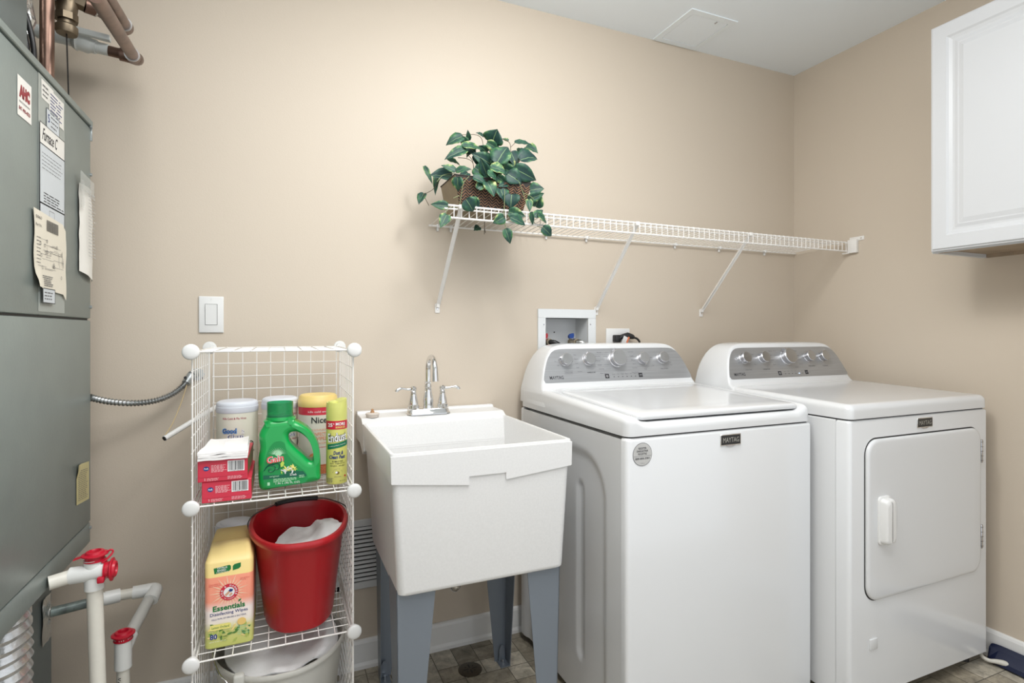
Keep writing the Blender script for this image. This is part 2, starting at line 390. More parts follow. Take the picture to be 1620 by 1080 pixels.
# ---------------------------------------------------------------- laundry machines
def sstep(a, b, x):
    t = max(0.0, min(1.0, (x-a)/(b-a))); return t*t*(3-2*t)
def edge_samples(a, b, fine, n_mid):
    s = [a+f for f in fine]+[a+fine[-1]+(b-a-2*fine[-1])*k/n_mid for k in range(1, n_mid)]+[b-f for f in reversed(fine)]
    return s
FINE = [0, 0.0008, 0.002, 0.004, 0.007, 0.011, 0.016, 0.022, 0.030]
def top_cover(x0, x1, y0, y1, z0, ztop, r, m, corner=0.02):
    """rounded lid-like cover: ztop(x, y) inside, rolled edges of radius r"""
    xs = edge_samples(x0, x1, FINE, 26); ys = edge_samples(y0, y1, FINE, 26)
    def zz(x, y):
        dx = min(x-x0, x1-x); dy = min(y-y0, y1-y); Z = ztop(x, y)
        if dx < corner and dy < corner: s = corner-math.hypot(corner-dx, corner-dy)
        else: s = min(dx, dy)
        if s < r: s = max(s, 0); Z = Z-r+math.sqrt(max(0, r*r-(r-s)**2))
        return Z
    def xy(x, y):
        cx = min(max(x, x0+corner), x1-corner); cy = min(max(y, y0+corner), y1-corner)
        v = Vector((x-cx, y-cy))
        if v.x != 0 and v.y != 0:
            mxn = max(abs(v.x), abs(v.y)); v = v.normalized()*mxn
        return cx+v.x, cy+v.y
    n = len(xs); vs = []
    for y in ys:
        for x in xs:
            X, Y = xy(x, y); dx = min(x-x0, x1-x); dy = min(y-y0, y1-y); s = max(0, min(dx, dy))
            Z = ztop(X, Y)
            if s < r: Z = Z-r+math.sqrt(max(0, r*r-(r-s)**2))
            vs.append((X, Y, Z))
    fs = [[j*n+i, j*n+i+1, (j+1)*n+i+1, (j+1)*n+i] for j in range(len(ys)-1) for i in range(n-1)]
    k = len(ys)
    loop = [i for i in range(n)]+[j*n+n-1 for j in range(1, k)]+[(k-1)*n+i for i in range(n-2, -1, -1)]+[j*n for j in range(k-2, 0, -1)]
    o = len(vs)
    for i in loop: vs.append((vs[i][0], vs[i][1], z0))
    L = len(loop)
    fs += [[loop[a], o+a, o+(a+1) % L, loop[(a+1) % L]] for a in range(L)]
    fs.append([o+a for a in range(L-1, -1, -1)])
    mb = MB(); mb.add(vs, [f[::-1] if False else f for f in fs], m, True)
    return mb
SL = math.atan2(0.055, 0.145); SN, CS = math.sin(SL), math.cos(SL)
def console(root, xc, yface, m, zl=0.905, yb=1.94):
    """backguard with slanted face; ring stack over z"""
    R = [(zl, .3495, yface-.05), (.952, .348, yface-.03), (.964, .345, yface-.010), (.975, .342, yface-.002), (.985, .339, yface+.003)]
    for z, hw in ((1.01, .332), (1.035, .3235), (1.06, .313), (1.08, .302), (1.095, .291), (1.106, .279)):
        R.append((z, hw, yface+.003+(z-.985)*SN/CS))
    for z, hw, dy in ((1.113, .267, .052), (1.118, .252, .055), (1.1215, .232, .060), (1.1235, .21, .068), (1.1245, .18, .085)): R.append((z, hw, yface+dy))
    rings = []
    for z, hw, yf in R:
        b = yb-(0.0 if z < 1.0 else (z-1.0)**2*2.4)
        rings.append([(x, y, z) for x, y in rrect(xc-hw, xc+hw, yf, b, min(.012, (b-yf)/2.2), 4)])
    mb = MB(); mb.loft(rings, m); return mb.build('console', root)
def face_fn(xc, yface, off):
    return lambda x, y: (xc+x, yface+.003+y*SN-off*CS, .985+y*CS+off*SN)
def knob(root, xc, yface, x, v, r, L, ang, light=False):
    fn = face_fn(xc, yface, 0); c = Vector(fn(x, v))
    M = Matrix.Translation(c) @ Matrix.Rotation(PI/2-SL, 4, 'X')      # local z -> outward normal
    mb = MB()
    mb.lathe([(r*1.0, 0), (r*1.0, L*0.12), (r*0.90, L*0.2), (r*0.90, L*0.62), (r*1.0, L*0.7), (r*1.0, L*0.93), (r*0.93, L)], M_SILVER, n=36, M=M)
    k = mb.build('knob', root)
    mb = MB(); mb.lathe([(r*0.90, L), (r*0.90, L+.0006), (0.0005, L+.0009)], M_STEELCAP, n=36, M=M, caps=False)
    a = math.radians(ang); nx_, ny_ = math.sin(a), math.cos(a)
    Mp = M @ Matrix.Rotation(-a, 4, 'Z')
    mb.add([(-r*.16, r*.90, L*.25), (r*.16, r*.90, L*.25), (r*.05, r*1.22, L*.3), (-r*.05, r*1.22, L*.3),
            (-r*.16, r*.90, L*.95), (r*.16, r*.90, L*.95), (r*.05, r*1.22, L*.85), (-r*.05, r*1.22, L*.85)],
           [[0, 1, 2, 3], [4, 7, 6, 5], [0, 3, 7, 4], [1, 5, 6, 2], [3, 2, 6, 7]], M_SILVER, M=Mp)
    mb.build('knob_cap', k)
M_STEELCAP = mat('spun_steel', (0.44, 0.44, 0.44), 0.3, metal=0.9)
def panel(root, xc, yface, washer):
    out = [(-.330, .012), (-.326, .002), (-.318, 0), (.326, 0), (.332, .005), (.332, .010)]
    right = [(.327, .025), (.318, .052), (.307, .080), (.296, .100), (.284, .114), (.268, .1235), (.25, .127), (.22, .128)]
    left = [(-x, y) for x, y in reversed(right)]
    pts = out+right+left
    fn = face_fn(xc, yface, .0012); fb = face_fn(xc, yface, -.001)
    mb = MB(); n = len(pts)
    mb.add([fb(*p) for p in pts]+[fn(*p) for p in pts], [list(range(n, 2*n))]+[[i, (i+1) % n, (i+1) % n+n, i+n] for i in range(n)], M_STEEL)
    f = face_fn(xc, yface, .0017)
    text(mb, 'MAYTAG', .056, .0125, M_INK, f, bold=.012, cx=-.278, cy=.0185)
    def lab(s, x, y, w=None, h=.0042, m=M_GREYINK): text(mb, s, w, h, m, f, cx=x, cy=y)
    def rule(x0_, x1_, y): patch(mb, [(x0_, y-.0003), (x1_, y-.0003), (x1_, y+.0003), (x0_, y+.0003)], M_GREYINK, f)
    if washer:
        for i, s in enumerate(('Normal', 'Bulky Items', 'Delicates', 'Casuals', 'Drain & Spin', 'Water Faucet')):
            lab(s, -.088+[.008, 0, -.004, 0, .006, .012][i], .112-i*.0165); rule(-.066+[.012, 0, -.002, 0, .004, .010][i], -.045+[.012, 0, -.002, 0, .004, .010][i], .112-i*.0165)
        for i, s in enumerate(('Quick Wash', 'Towels', 'Whites', 'Colors', 'Heavy Duty', 'Clean Washer')):
            lab(s, .064+[0, .002, .004, .006, .004, .002][i], .112-i*.0165)
        for i, s in enumerate(('Hot', 'Warm', 'Cool', 'Cold', 'Tap Cold')): lab(s, -.184+[-.002, 0, -.002, 0, .006][i], .104-i*.0165)
        lab('TEMPERATURE', -.130, .034, .036, .0042, M_INK); lab('EXTRA POWER', -.225, .036, .032, .0038)
        rule(-.243, -.207, .031); rule(-.243, -.207, .042)
        lab('On', -.272, .080); lab('Off', -.264, .064)
        lab('SOIL', .118, .040); lab('Heavy', .138, .098); lab('Medium', .150, .088); lab('Light', .158, .054)
        lab('FABRIC SOFTENER', .208, .040, .036); lab('Max', .236, .094); lab('On', .240, .082); lab('Low', .243, .066); lab('Min', .246, .054)
    else:
        for i, s in enumerate(('Normal', 'Bulky', 'Delicates', 'Casuals')): lab(s, -.085+[.004, 0, 0, .006][i], .112-i*.019); rule(-.066, -.050, .112-i*.019)
        for i, s in enumerate(('Regular', 'Steam', 'Towels', 'Heavy Duty')): lab(s, .064+[0, .004, .006, .008][i], .110-i*.019)
        lab('Timed Dry', .042, .040); lab('TEMPERATURE', -.130, .036, .036, .0042, M_INK); lab('EXTRA POWER', -.225, .036, .032, .0038)
        for i, s in enumerate(('Hot', 'Med', 'Low')): lab(s, -.182, .098-i*.020)
        lab('On', -.272, .086); lab('Off', -.266, .066)
        lab('WRINKLE PREVENT', .130, .043, .040, .004, M_INK); lab('CYCLE SIGNAL', .212, .043, .032, .004, M_INK)
    for cx_, w_ in ((-.064, .020), (.088, .020)):
        patch(mb, [(cx_-.009, .009), (cx_+.009, .009), (cx_+.009, .026), (cx_-.009, .026)], M_INK, f)
        f2 = face_fn(xc, yface, .0022)
        if cx_ < 0: mb.add([f2(cx_+.004*math.cos(a*PI/8), .0175+.004*math.sin(a*PI/8)) for a in range(16)], [list(range(16))], M_WHITEINK); mb.add([face_fn(xc, yface, .0025)(cx_+.0028*math.cos(a*PI/8), .0175+.0028*math.sin(a*PI/8)) for a in range(16)], [list(range(16))], M_INK)
        else: text(mb, 'START', .012, .003, M_WHITEINK, f2, cx=cx_, cy=.0175)
    for k in range(6):
        x = -.034+k*.0195
        patch(mb, [(x-.0022, .0125), (x+.0022, .0125), (x+.0022, .015), (x-.0022, .015)], M_BLUELED if (not washer and k == 4) else M_INK, f)
        lab(('Sense', 'Fill', 'Wash', 'Rinse', 'Spin', 'Done')[k] if washer else ('Sense', 'Wet', 'Damp', 'Cool', 'Less', 'Done')[k], x, .024, None, .0034)
    lab('3 sec', .106, .018, None, .003)
    mb.build('control_panel', root)
M_BLUELED = mat('blue_indicator', (0.4, 0.6, 1), 0.4, emit=(0.45, 0.65, 1.0, 2.5))
def badge(root, xa, xb, za, zb, y):
    mb = MB(); cx_, cz_ = (xa+xb)/2, (za+zb)/2; W, Hh = xb-xa, zb-za
    mb.box(xa, xb, y-.003, y+.001, za, zb, M_CHROME, 0.0008, 1)
    mb.prism([(cx_-W*.25, za), (cx_-W*.1, za-.0035), (cx_+W*.1, za-.0035), (cx_+W*.25, za)], y-.0028, y, M_SILVER)
    f = front(cx_, y-.003, cz_, .0004)
    patch(mb, [(-W/2+.0025, -Hh/2+.0025), (W/2-.0025, -Hh/2+.0025), (W/2-.0025, Hh/2-.0025), (-W/2+.0025, Hh/2-.0025)], M_BLACK, f)
    text(mb, 'MAYTAG', W*.78, Hh*.44, mat('badge_letter', (0.42, 0.41, 0.37), 0.4, metal=0.2), front(cx_, y-.003, cz_, .0009))
    mb.build('badge', root)

# washer
WX0, WX1, WY0, WY1, WZ = 0.8500, 1.5485, 1.217, 1.915, 0.8835
washer = thing('washing_machine', (1.2, 1.57, 0), 'white top-load washing machine with a closed lid, beside the utility sink', 'washing machine')
mb = MB()
rp = rrect(WX0, WX1, WY0, WY1, .012, 5); n_ = 24
def wb(i, r):      # plan outline with a pocket on the left for the pressed side panel
    p = rrect(WX0+i, WX1-i, WY0+i, WY1-i, r, 5)
    return p + [] if False else p[:18] + [(WX0+i, WY1-.028), (WX0+.024, WY1-.0285), (WX0+.024, WY0+.0285), (WX0+i, WY0+.028)] + p[18:]
rings = [[(a, b, .022) for a, b in wb(.02, .01)], [(a, b, .024) for a, b in wb(0, .012)], [(a, b, WZ-.010) for a, b in wb(0, .012)],
         [(a, b, WZ-.004) for a, b in wb(.002, .011)], [(a, b, WZ-.001) for a, b in wb(.006, .010)]]
mb.loft(rings, M_ENAMEL)
o = mb.build('cabinet', washer)
# pressed side panel on the left
mb = MB(); ys = [WY0+.0275+k*(WY1-WY0-.055)/70 for k in range(71)]; zs = [.024+k*(WZ-.005-.024)/80 for k in range(81)]
def press(y, z):
    def box(y0, y1, z0, z1, r):
        cx_, cz_ = (y0+y1)/2, (z0+z1)/2; qx, qz = abs(y-cx_)-(y1-y0)/2+r, abs(z-cz_)-(z1-z0)/2+r
        return math.hypot(max(qx, 0), max(qz, 0))+min(max(qx, qz), 0)-r
    d = box(WY0+.115, WY1-.05, -.2, .80, .12)
    h = .011*sstep(.016, -.016, d)
    g_ = box(WY0+.247, WY0+.280, .16, .70, .016)
    return h+.009*sstep(.008, -.010, g_)
vs = [(WX0+press(y, z), y, z) for z in zs for y in ys]
mb.add(vs, [[j*71+i, j*71+71+i, j*71+72+i, j*71+i+1] for j in range(80) for i in range(70)], M_ENAMEL, True)
mb.build('side_panel', washer)
def wtop(x, y):
    z = .939+(y-WY0)*(.026/.52) if y < WY0+.52 else .965
    lx = sstep(.897, .909, x)*sstep(1.522, 1.510, x)*sstep(1.70, 1.69, y)
    low = .921 if y < 1.30 else .921+(y-1.30)*.05
    return z*(1-lx)+low*lx
top_cover(WX0+.001, WX1-.001, WY0+.001, WY1-.0, WZ+.0035, wtop, .020, M_ENAMEL, .024).build('top_cover', washer)
mb = MB(); mb.loft([[(a, b, WZ-.001) for a, b in rrect(WX0+.008, WX1-.008, WY0+.008, WY1-.01, .01, 4)], [(a, b, WZ+.004) for a, b in rrect(WX0+.008, WX1-.008, WY0+.008, WY1-.01, .01, 4)]], M_GAP, smooth=False)
mb.build('dark_seam_fill', washer)  # near-black fill set inside the seam below the top cover
mb = MB()
def lidring(ins, dz):
    pts = rrect(.904+ins, 1.515-ins, 1.236+ins, 1.694-ins, .018, 6)
    return [(a, b, (.925 if b < 1.30 else .925+(b-1.30)*.055)+dz) for a, b in pts]
mb.loft([lidring(.008, .001), lidring(.002, .0015), lidring(0, .005), lidring(0, .012), lidring(.003, .0165), lidring(.009, .0185), lidring(.07, .0190), lidring(.10, .0180)], M_ENAMEL)
lid = mb.build('lid', washer)
console(washer, 1.2, 1.745, M_ENAMEL, yb=1.925)
panel(washer, 1.2, 1.745, True)
for x, v, r, L, a in ((-.232, .083, .0225, .024, -75), (-.134, .083, .0225, .024, -10), (-.009, .083, .0325, .030, -20), (.111, .083, .0225, .024, 180), (.205, .083, .0225, .024, 130)):
    knob(washer, 1.2, 1.745, x, v, r, L, a)
badge(washer, 1.171, 1.2485, .8385, .871, WY0)
mb = MB(); cx_, cz_ = .8997, .8385
mb.add([front(cx_, WY0, cz_, .0006)(*p) for p in disc(0, 0, .0315)], [list(range(28))], M_GREYINK)
mb.add([front(cx_, WY0, cz_, .0009)(*p) for p in disc(0, 0, .0303)], [list(range(28))], mat('sticker_grey', (0.50, 0.50, 0.49), 0.4))
f = front(cx_, WY0, cz_, .0012)
for s, y, w_ in (('REGISTER', .0165, .026), ('ENREGISTRER', .0090, .037), ('REGISTRE', .0015, .028), ('888-800-3381', -.0110, .046)): text(mb, s, w_, .0055, M_INK, f, bold=.012, cy=y)
patch(mb, [(-.028, -.0048), (.028, -.0048), (.028, -.0042), (-.028, -.0042)], M_GREYINK, f)
text(mb, 'maytag.com', .012, .002, M_GREYINK, f, cy=-.024)
mb.build('sticker', washer)
for x in (WX0+.05, WX1-.05):
    for y in (WY0+.05, WY1-.05):
        mb = MB(); mb.cyl((x, y, 0), .02, .023, M_GAP, 'z', 14); mb.build('foot', washer)

# dryer
DX0, DX1, DY0, DY1, DZ = 1.579, 2.297, 1.115, 1.79, 0.8995
dryer = thing('clothes_dryer', (1.938, 1.45, 0), 'white front-load clothes dryer with a side-hinged square door, beside the right wall', 'clothes dryer')
mb = MB(); rp = rrect(DX0, DX1, DY0+.0458, DY1, .0015, 5)
mb.loft([[(a, b, .045) for a, b in rp], [(a, b, DZ-.004) for a, b in rp], [(a, b, DZ-.001) for a, b in rrect(DX0+.005, DX1-.005, DY0+.047, DY1-.005, .001, 5)]], M_ENAMEL)
mb.build('cabinet', dryer)
mb = MB(); mb.box(DX0+.003, DX1-.003, DY0+.040, DY0+.050, .047, DZ-.003, M_GAP); mb.build('dark_seam_fill', dryer)  # near-black slab behind the joint of front panel and cabinet
mb = MB()
def frr(i, r):
    p = rrect(DX0+i, DX1-i, DY0+i, DY0+.044-i*.3, r, 6)
    def q(k, cx, cy, sx, sy):
        a = math.radians(90*k/6); return (cx, cy)
    return p[-7:] + p[:7] + [(DX1-i, DY0+.044-i*.3), (DX0+i, DY0+.044-i*.3)]
fp = frr(0, .013)
mb.loft([[(a, b, .045) for a, b in fp], [(a, b, DZ-.009) for a, b in fp], [(a, b, DZ-.004) for a, b in frr(.002, .012)], [(a, b, DZ-.001) for a, b in frr(.006, .011)]], M_ENAMEL)
mb.build('front_panel', dryer)
def dtop(x, y): return .9465+(y-DY0)*(.014/.45) if y < DY0+.45 else .9605
top_cover(DX0+.001, DX1-.001, DY0-.001, DY1, DZ+.0035, dtop, .020, M_ENAMEL, .022).build('top_cover', dryer)
mb = MB(); mb.loft([[(a, b, z) for a, b in rrect(DX0+.008, DX1-.008, DY0+.008, DY1-.01, .01, 4)] for z in (DZ-.001, DZ+.004)], M_GAP, smooth=False); mb.build('dark_seam_fill', dryer)  # dark filler between the cabinet and its top cover
console(dryer, 1.926, 1.600, M_ENAMEL, zl=.925, yb=1.79)
panel(dryer, 1.926, 1.600, False)
for x, v, r, L, a in ((-.236, .083, .0225, .024, -130), (-.136, .083, .0225, .024, -60), (-.003, .083, .0325, .030, -30), (.122, .083, .0225, .024, -90), (.208, .083, .0225, .024, -90)):
    knob(dryer, 1.926, 1.600, x, v, r, L, a)
badge(dryer, 1.899, 1.9785, .857, .889, DY0)
# door
dx0, dx1, dz0, dz1 = 1.648, 2.240, .342, .838
mb = MB(); mb.prism(rrect(dx0-.0035, dx1+.0035, dz0-.0035, dz1+.0035, .052, 8), DY0-.0006, DY0+.001, M_GAP); mb.build('door_gap_shade', dryer)  # near-black ring painted in for the shade of the gap around the door
mb = MB()
def dr(ins, y): return [(a, y, b) for a, b in rrect(dx0+ins, dx1-ins, dz0+ins, dz1-ins, .048-ins*.8, 8)]
mb.loft([dr(.001, DY0-.0002), dr(0, DY0-.004), dr(.0015, DY0-.008), dr(.006, DY0-.0105), dr(.012, DY0-.0112), dr(.05, DY0-.0112)], M_ENAMEL)
door = mb.build('door', dryer)
yd = DY0-.0112
mb = MB()
mb.loft([[(a, y, b) for a, b in rrect(1.690+i, 1.748-i, .512+i, .662-i, .014, 5)] for i, y in ((0, yd+.001), (0, yd-.004), (.002, yd-.006), (.0045, yd-.006), (.006, yd-.020), (.010, yd-.026), (.016, yd-.027))], M_PLASTW)
mb.build('door_handle', door)
mb = MB(); sc = rrect(1.72, 1.785, .535, .648, .05, 8)
mb.add([(1.755+(a-1.755)*.98, yd-.0004, b) for a, b in rrect(1.72, 1.785, .530, .648, .032, 8)], [list(range(36))], mat('enamel_scoop_shade', (0.64, 0.65, 0.66), 0.22, coat=0.3)); mb.build('finger_scoop', door)  # flat patch; the shade of the scoop is put into its darker colour
for za, zb in ((.715, .795), (.418, .500)):
    mb = MB()
    mb.box(2.2375, 2.2465, DY0-.012, DY0, za, zb, M_SILVER, .0012, 1)
    for k in range(5): mb.box(2.2372, 2.2468, DY0-.0123, DY0-.001, za+(zb-za)*(k+.5)/5-.0006, za+(zb-za)*(k+.5)/5+.0006, M_GAP)
    mb.build('hinge', dryer)
mb = MB(); mb.box(1.668, 1.703, DY0-.004, DY0+.001, .190, .223, M_ENAMEL, .0015, 2); mb.build('plug_cover', dryer)
for x in (DX0+.05, DX1-.05):
    for y in (DY0+.05, DY1-.05):
        mb = MB(); mb.cyl((x, y, 0), .018, .047, M_GAP, 'z', 14); mb.build('foot', dryer)

# ---------------------------------------------------------------- wall cabinet
M_CAB = mat('cabinet_white', (0.63, 0.645, 0.665), 0.38)
M_WOOD = mat('raw_cabinet_underside', (0.34, 0.26, 0.18), 0.6, noise_amt=0.15, noise_scale=14)
KX, KY1, KY0, KZ0, KZ1 = 2.067, 1.163, 0.405, 1.437, 2.205
cab = thing('wall_cabinet', (BX, .78, KZ0), 'white wall cabinet with raised-panel doors, high on the right wall', 'cabinet')
mb = MB()
M_CABIN = mat('cabinet_melamine', (0.62, 0.58, 0.52), 0.5)
mb.box(KX, BX, KY1-.016, KY1, KZ0, KZ1, M_CAB); mb.box(KX, BX, KY0, KY0+.016, KZ0, KZ1, M_CAB)
mb.box(KX, BX, KY0+.016, KY1-.016, KZ1-.016, KZ1, M_CAB); mb.box(KX, BX, KY0+.016, KY1-.016, KZ0+.012, KZ0+.028, M_WOOD)
mb.box(BX-.012, BX, KY0+.016, KY1-.016, KZ0, KZ1-.016, M_WOOD)
mb.box(KX, KX+.018, KY0+.016, KY1-.016, KZ0, KZ0+.04, M_WOOD); mb.box(KX, KX+.018, KY0+.016, KY1-.016, KZ1-.05, KZ1, M_CAB)
mb.box(KX-.0008, KX, KY0, KY1, KZ0, KZ1, M_CAB)
mb.build('cabinet_body', cab)
for y0, y1 in ((KY0+.003, .780), (.784, KY1-.003)):
    mb = MB(); z0, z1 = KZ0+.004, KZ1-.001; X = KX-.001
    def cr(i, d): return [(X-d, a, b) for a, b in rrect(y0+i, y1-i, z0+i, z1-i, .0006, 1)]
    mb.loft([r_[::-1] for r_ in (cr(0, 0), cr(0, .010), cr(.002, .0135), cr(.006, .0145), cr(.008, .019), cr(.010, .0195), cr(.050, .0195), cr(.056, .0150), cr(.066, .0125), cr(.072, .0125), cr(.082, .0155), cr(.086, .0152), cr(.100, .0185))], M_CAB, smooth=False)
    mb.build('cabinet_door', cab)

# ---------------------------------------------------------------- wire wall shelf
sh = thing('wire_shelf', (1.43, BY, 1.53), 'long white wire shelf on diagonal brackets, fixed along the back wall', 'shelf')
SX0, SX1, SYF, SZT, SZL, SYB, SZB = .492, 2.352, 1.672, 1.570, 1.531, 1.948, 1.556
mb = MB()
mb.tube([(SX0+.008, SYB, SZB), (SX1+.01, SYB, SZB)], .0034, M_WIRE, 8); mb.build('back_rail', sh)
mb = MB(); mb.tube([(SX0, SYF, SZT), (SX1, SYF, SZT)], .0034, M_WIRE, 8); mb.build('front_rail', sh)
mb = MB(); mb.tube([(SX0, SYF, SZL), (SX1, SYF, SZL)], .0034, M_WIRE, 8); mb.build('front_rail', sh)
mb = MB(); mb.tube([(SX0-.004, SYF+.028, SZT-.0045), (SX1, SYF+.028, SZT-.0045)], .003, M_WIRE, 8); mb.build('support_rail', sh)
mb = MB(); k = 0; x = SX0+.018
while x < SX1-.004:
    mb.tube([(x, SYB, SZB+.0035), (x, SYF+.004, SZT+.0036), (x, SYF-.0030, SZT+.0022), (x, SYF-.0042, SZT-.003), (x, SYF-.0042, SZL-.002)], .0016, M_WIRE, 6)
    x += .0254
mb.build('deck_wires', sh)
for x in (.535, 1.2145, 1.772):
    mb = MB(); a, b = Vector((x, BY-.010, 1.268)), Vector((x, SYF+.004, SZT-.004)); d = (b-a).normalized(); u = Vector((0, -d.z, d.y)) if False else Vector((1, 0, 0)).cross(d)
    prof = [(-.0075, -.004), (-.0055, .004), (.0055, .004), (.0075, -.004), (.0055, -.001), (-.0055, -.001)]
    mb.loft([[a+Vector((p, 0, 0))+u*-q for p, q in prof], [b+Vector((p, 0, 0))+u*-q for p, q in prof]], M_WIRE, smooth=False)
    mb.box(x-.0095, x+.0095, BY-.004, BY, 1.238, 1.272, M_WIRE, .002, 2)
    mb.box(x-.0065, x+.0065, BY-.014, BY-.003, 1.258, 1.275, M_WIRE, .002, 2)
    mb.box(x-.008, x+.008, SYF-.006, SYF+.012, SZT-.010, SZT+.0045, M_WIRE, .002, 2)
    br = mb.build('bracket', sh)
    mb = MB(); mb.cyl((x, BY-.004, 1.2525), .0035, .002, M_CHROME, '-y', 12); mb.build('screw', br)
for x in (.535, .585, .98, 1.165, 1.37, 1.62, 1.875, 2.16):
    mb = MB(); mb.box(x-.006, x+.006, BY-.017, BY, SZB-.006, SZB+.007, M_PLASTW, .003, 2); mb.box(x-.004, x+.004, BY-.010, BY, SZB-.018, SZB-.004, M_PLASTW, .003, 2)
    mb.build('wall_clip', sh)
mb = MB(); mb.box(BX-.004, BX, SYF-.070, SYF-.003, SZT+.004, SZT+.022, M_WIRE, .002, 2)
mb.box(BX-.017, BX, SYF-.044, SYF-.002, SZL-.010, SZT+.010, M_WIRE, .002, 2); mb.box(BX-.022, BX-.014, SYF-.012, SYF+.02, SZL-.012, SZL-.006, M_WIRE, .001, 1)
eb = mb.build('end_bracket', sh)
mb = MB(); mb.cyl((BX-.004, SYF-.058, SZT+.013), .004, .002, M_CHROME, '-x', 12); mb.build('screw', eb)
# ---------------------------------------------------------------- utility sink
sx0, sx1, sy0, sy1, SZ = .2445, .7450, 1.322, 1.950, .873
sink = thing('utility_sink', (.495, 1.6, 0), 'white plastic laundry tub sink on four tapered grey steel legs', 'sink')
def trect(z, ins, y1, r=.014):
    return [(a, b, z) for a, b in rrect(sx0+ins, sx1-ins, sy0+.0015+ins*.45, y1, r, 5)]
mb = MB()
YI = 1.800
outer = [trect(.520, .0275, 1.735, .02), trect(.5225, .022, 1.738, .02), trect(.53, .0205, 1.740, .02), trect(.80, .0065, 1.772, .016)]
rim = [trect(.80, .003, 1.82, .012), trect(.869, .0005, 1.86, .012), trect(.8725, .003, 1.86, .010)]
inner = [[(a, b, .8725) for a, b in rrect(sx0+.010, sx1-.010, sy0+.010, YI, .012, 5)],
         [(a, b, .866) for a, b in rrect(sx0+.013, sx1-.013, sy0+.013, YI-.003, .014, 5)],
         [(a, b, .60) for a, b in rrect(sx0+.032, sx1-.032, sy0+.030, YI-.05, .035, 5)],
         [(a, b, .553) for a, b in rrect(sx0+.045, sx1-.045, sy0+.045, YI-.065, .045, 5)],
         [(a, b, .543) for a, b in rrect(sx0+.085, sx1-.085, sy0+.085, YI-.10, .05, 5)]]
mb.loft([outer[0]]+outer[1:], M_SINK, True, False)
mb.loft([outer[-1], rim[0]], M_SINK, False, False, smooth=False)
mb.loft(rim+[inner[0]], M_SINK, False, False)
mb.loft([inner[0]]+inner[1:], M_SINK, False, True)
mb.build('basin', sink)
# raised front band with the stepped lower edge
mb = MB()
bp_ = [(sx0+.0045, .8000), (.445, .7785), (.445, .8005), (.5465, .8005), (.5465, .7825), (sx1-.0045, .8010), (sx1-.003, .8025), (sx1-.0015, .866), (sx0+.0015, .866), (sx0+.003, .8025)]
mb.prism(bp_, sy0+.0004, sy0+.012, M_SINK)
mb.build('front_band', sink)
# faucet ledge with rear lip
mb = MB()
prof = [(1.792, .866), (1.806, .8735), (1.828, .8855), (1.838, .8865), (1.926, .8865), (1.932, .895), (1.952, .895), (1.957, .889), (1.957, .80), (1.86, .80), (1.80, .775), (1.770, .79)]
n = len(prof)
def led(x, s=0): return [(x, y, z) for y, z in prof]
mb.loft([led(sx0+.0005), led(sx1-.0005)], M_SINK, smooth=False)
mb.build('faucet_ledge', sink, bevel=.0025)
# legs
def sink_leg(cx_, cy_, dx, dy):
    mb = MB(); t = .0022; H0 = .532; hm = .02
    wx0, wx1, wy0, wy1 = .100*dx, .042*dx, .100*dy, .044*dy
    x, y = cx_, cy_
    def plate(a, b):
        mb.loft([a, b], M_LEG, smooth=False)
    top, bot = H0, .0
    sx_, sy_ = .008*dx, .008*dy      # legs lean in slightly
    plate([(x, y, top), (x+wx0, y, top), (x+wx0, y+t*dy, top), (x, y+t*dy, top)], [(x+sx_, y+sy_, bot), (x+sx_+wx1, y+sy_, bot), (x+sx_+wx1, y+sy_+t*dy, bot), (x+sx_, y+sy_+t*dy, bot)])
    plate([(x, y, top), (x, y+wy0, top), (x+t*dx, y+wy0, top), (x+t*dx, y, top)], [(x+sx_, y+sy_, bot), (x+sx_, y+sy_+wy1, bot), (x+sx_+t*dx, y+sy_+wy1, bot), (x+sx_+t*dx, y+sy_, bot)])
    lg = mb.build('leg', sink)
    m2 = MB(); X, Y = x+sx_, y+sy_
    m2.box(min(X, X+.036*dx), max(X, X+.036*dx), min(Y, Y+.046*dy), max(Y, Y+.046*dy), 0, .003, M_LEG)
    m2.prism([(X+.018*dx-.012, .0), (X+.018*dx+.012, 0), (X+.018*dx+.010, .045), (X+.018*dx+.003, .058), (X+.018*dx-.003, .058), (X+.018*dx-.010, .045)], Y+.010*dy-.001, Y+.010*dy+.001, M_LEG)
    m2.cyl((X+.018*dx, Y+.022*dy, .003), .005, .012, M_CHROME, 'z', 10)
    m2.build('foot_bracket', lg)
sink_leg(sx0+.020, sy0+.024, 1, 1); sink_leg(sx1-.0275, sy0+.024, -1, 1)
sink_leg(.300, 1.885, 1, -1); sink_leg(.752, 1.815, -1, -1)
mb = MB(); mb.cyl((.495, 1.60, .508), .042, .036, M_PLASTW, 'z', 20); mb.cyl((.495, 1.60, .43), .019, .08, M_CHROME, 'z', 20); mb.cyl((.495, 1.60, .418), .026, .03, M_CHROME, 'z', 8)
mb.tube(smooth_path([(.495, 1.60, .425), (.495, 1.605, .395), (.50, 1.64, .380), (.50, 1.68, .395), (.50, 1.70, .43), (.50, 1.74, .445), (.50, 1.94, .448)], 6), .017, M_CHROME, 14)
mb.build('drain_pipe', sink)

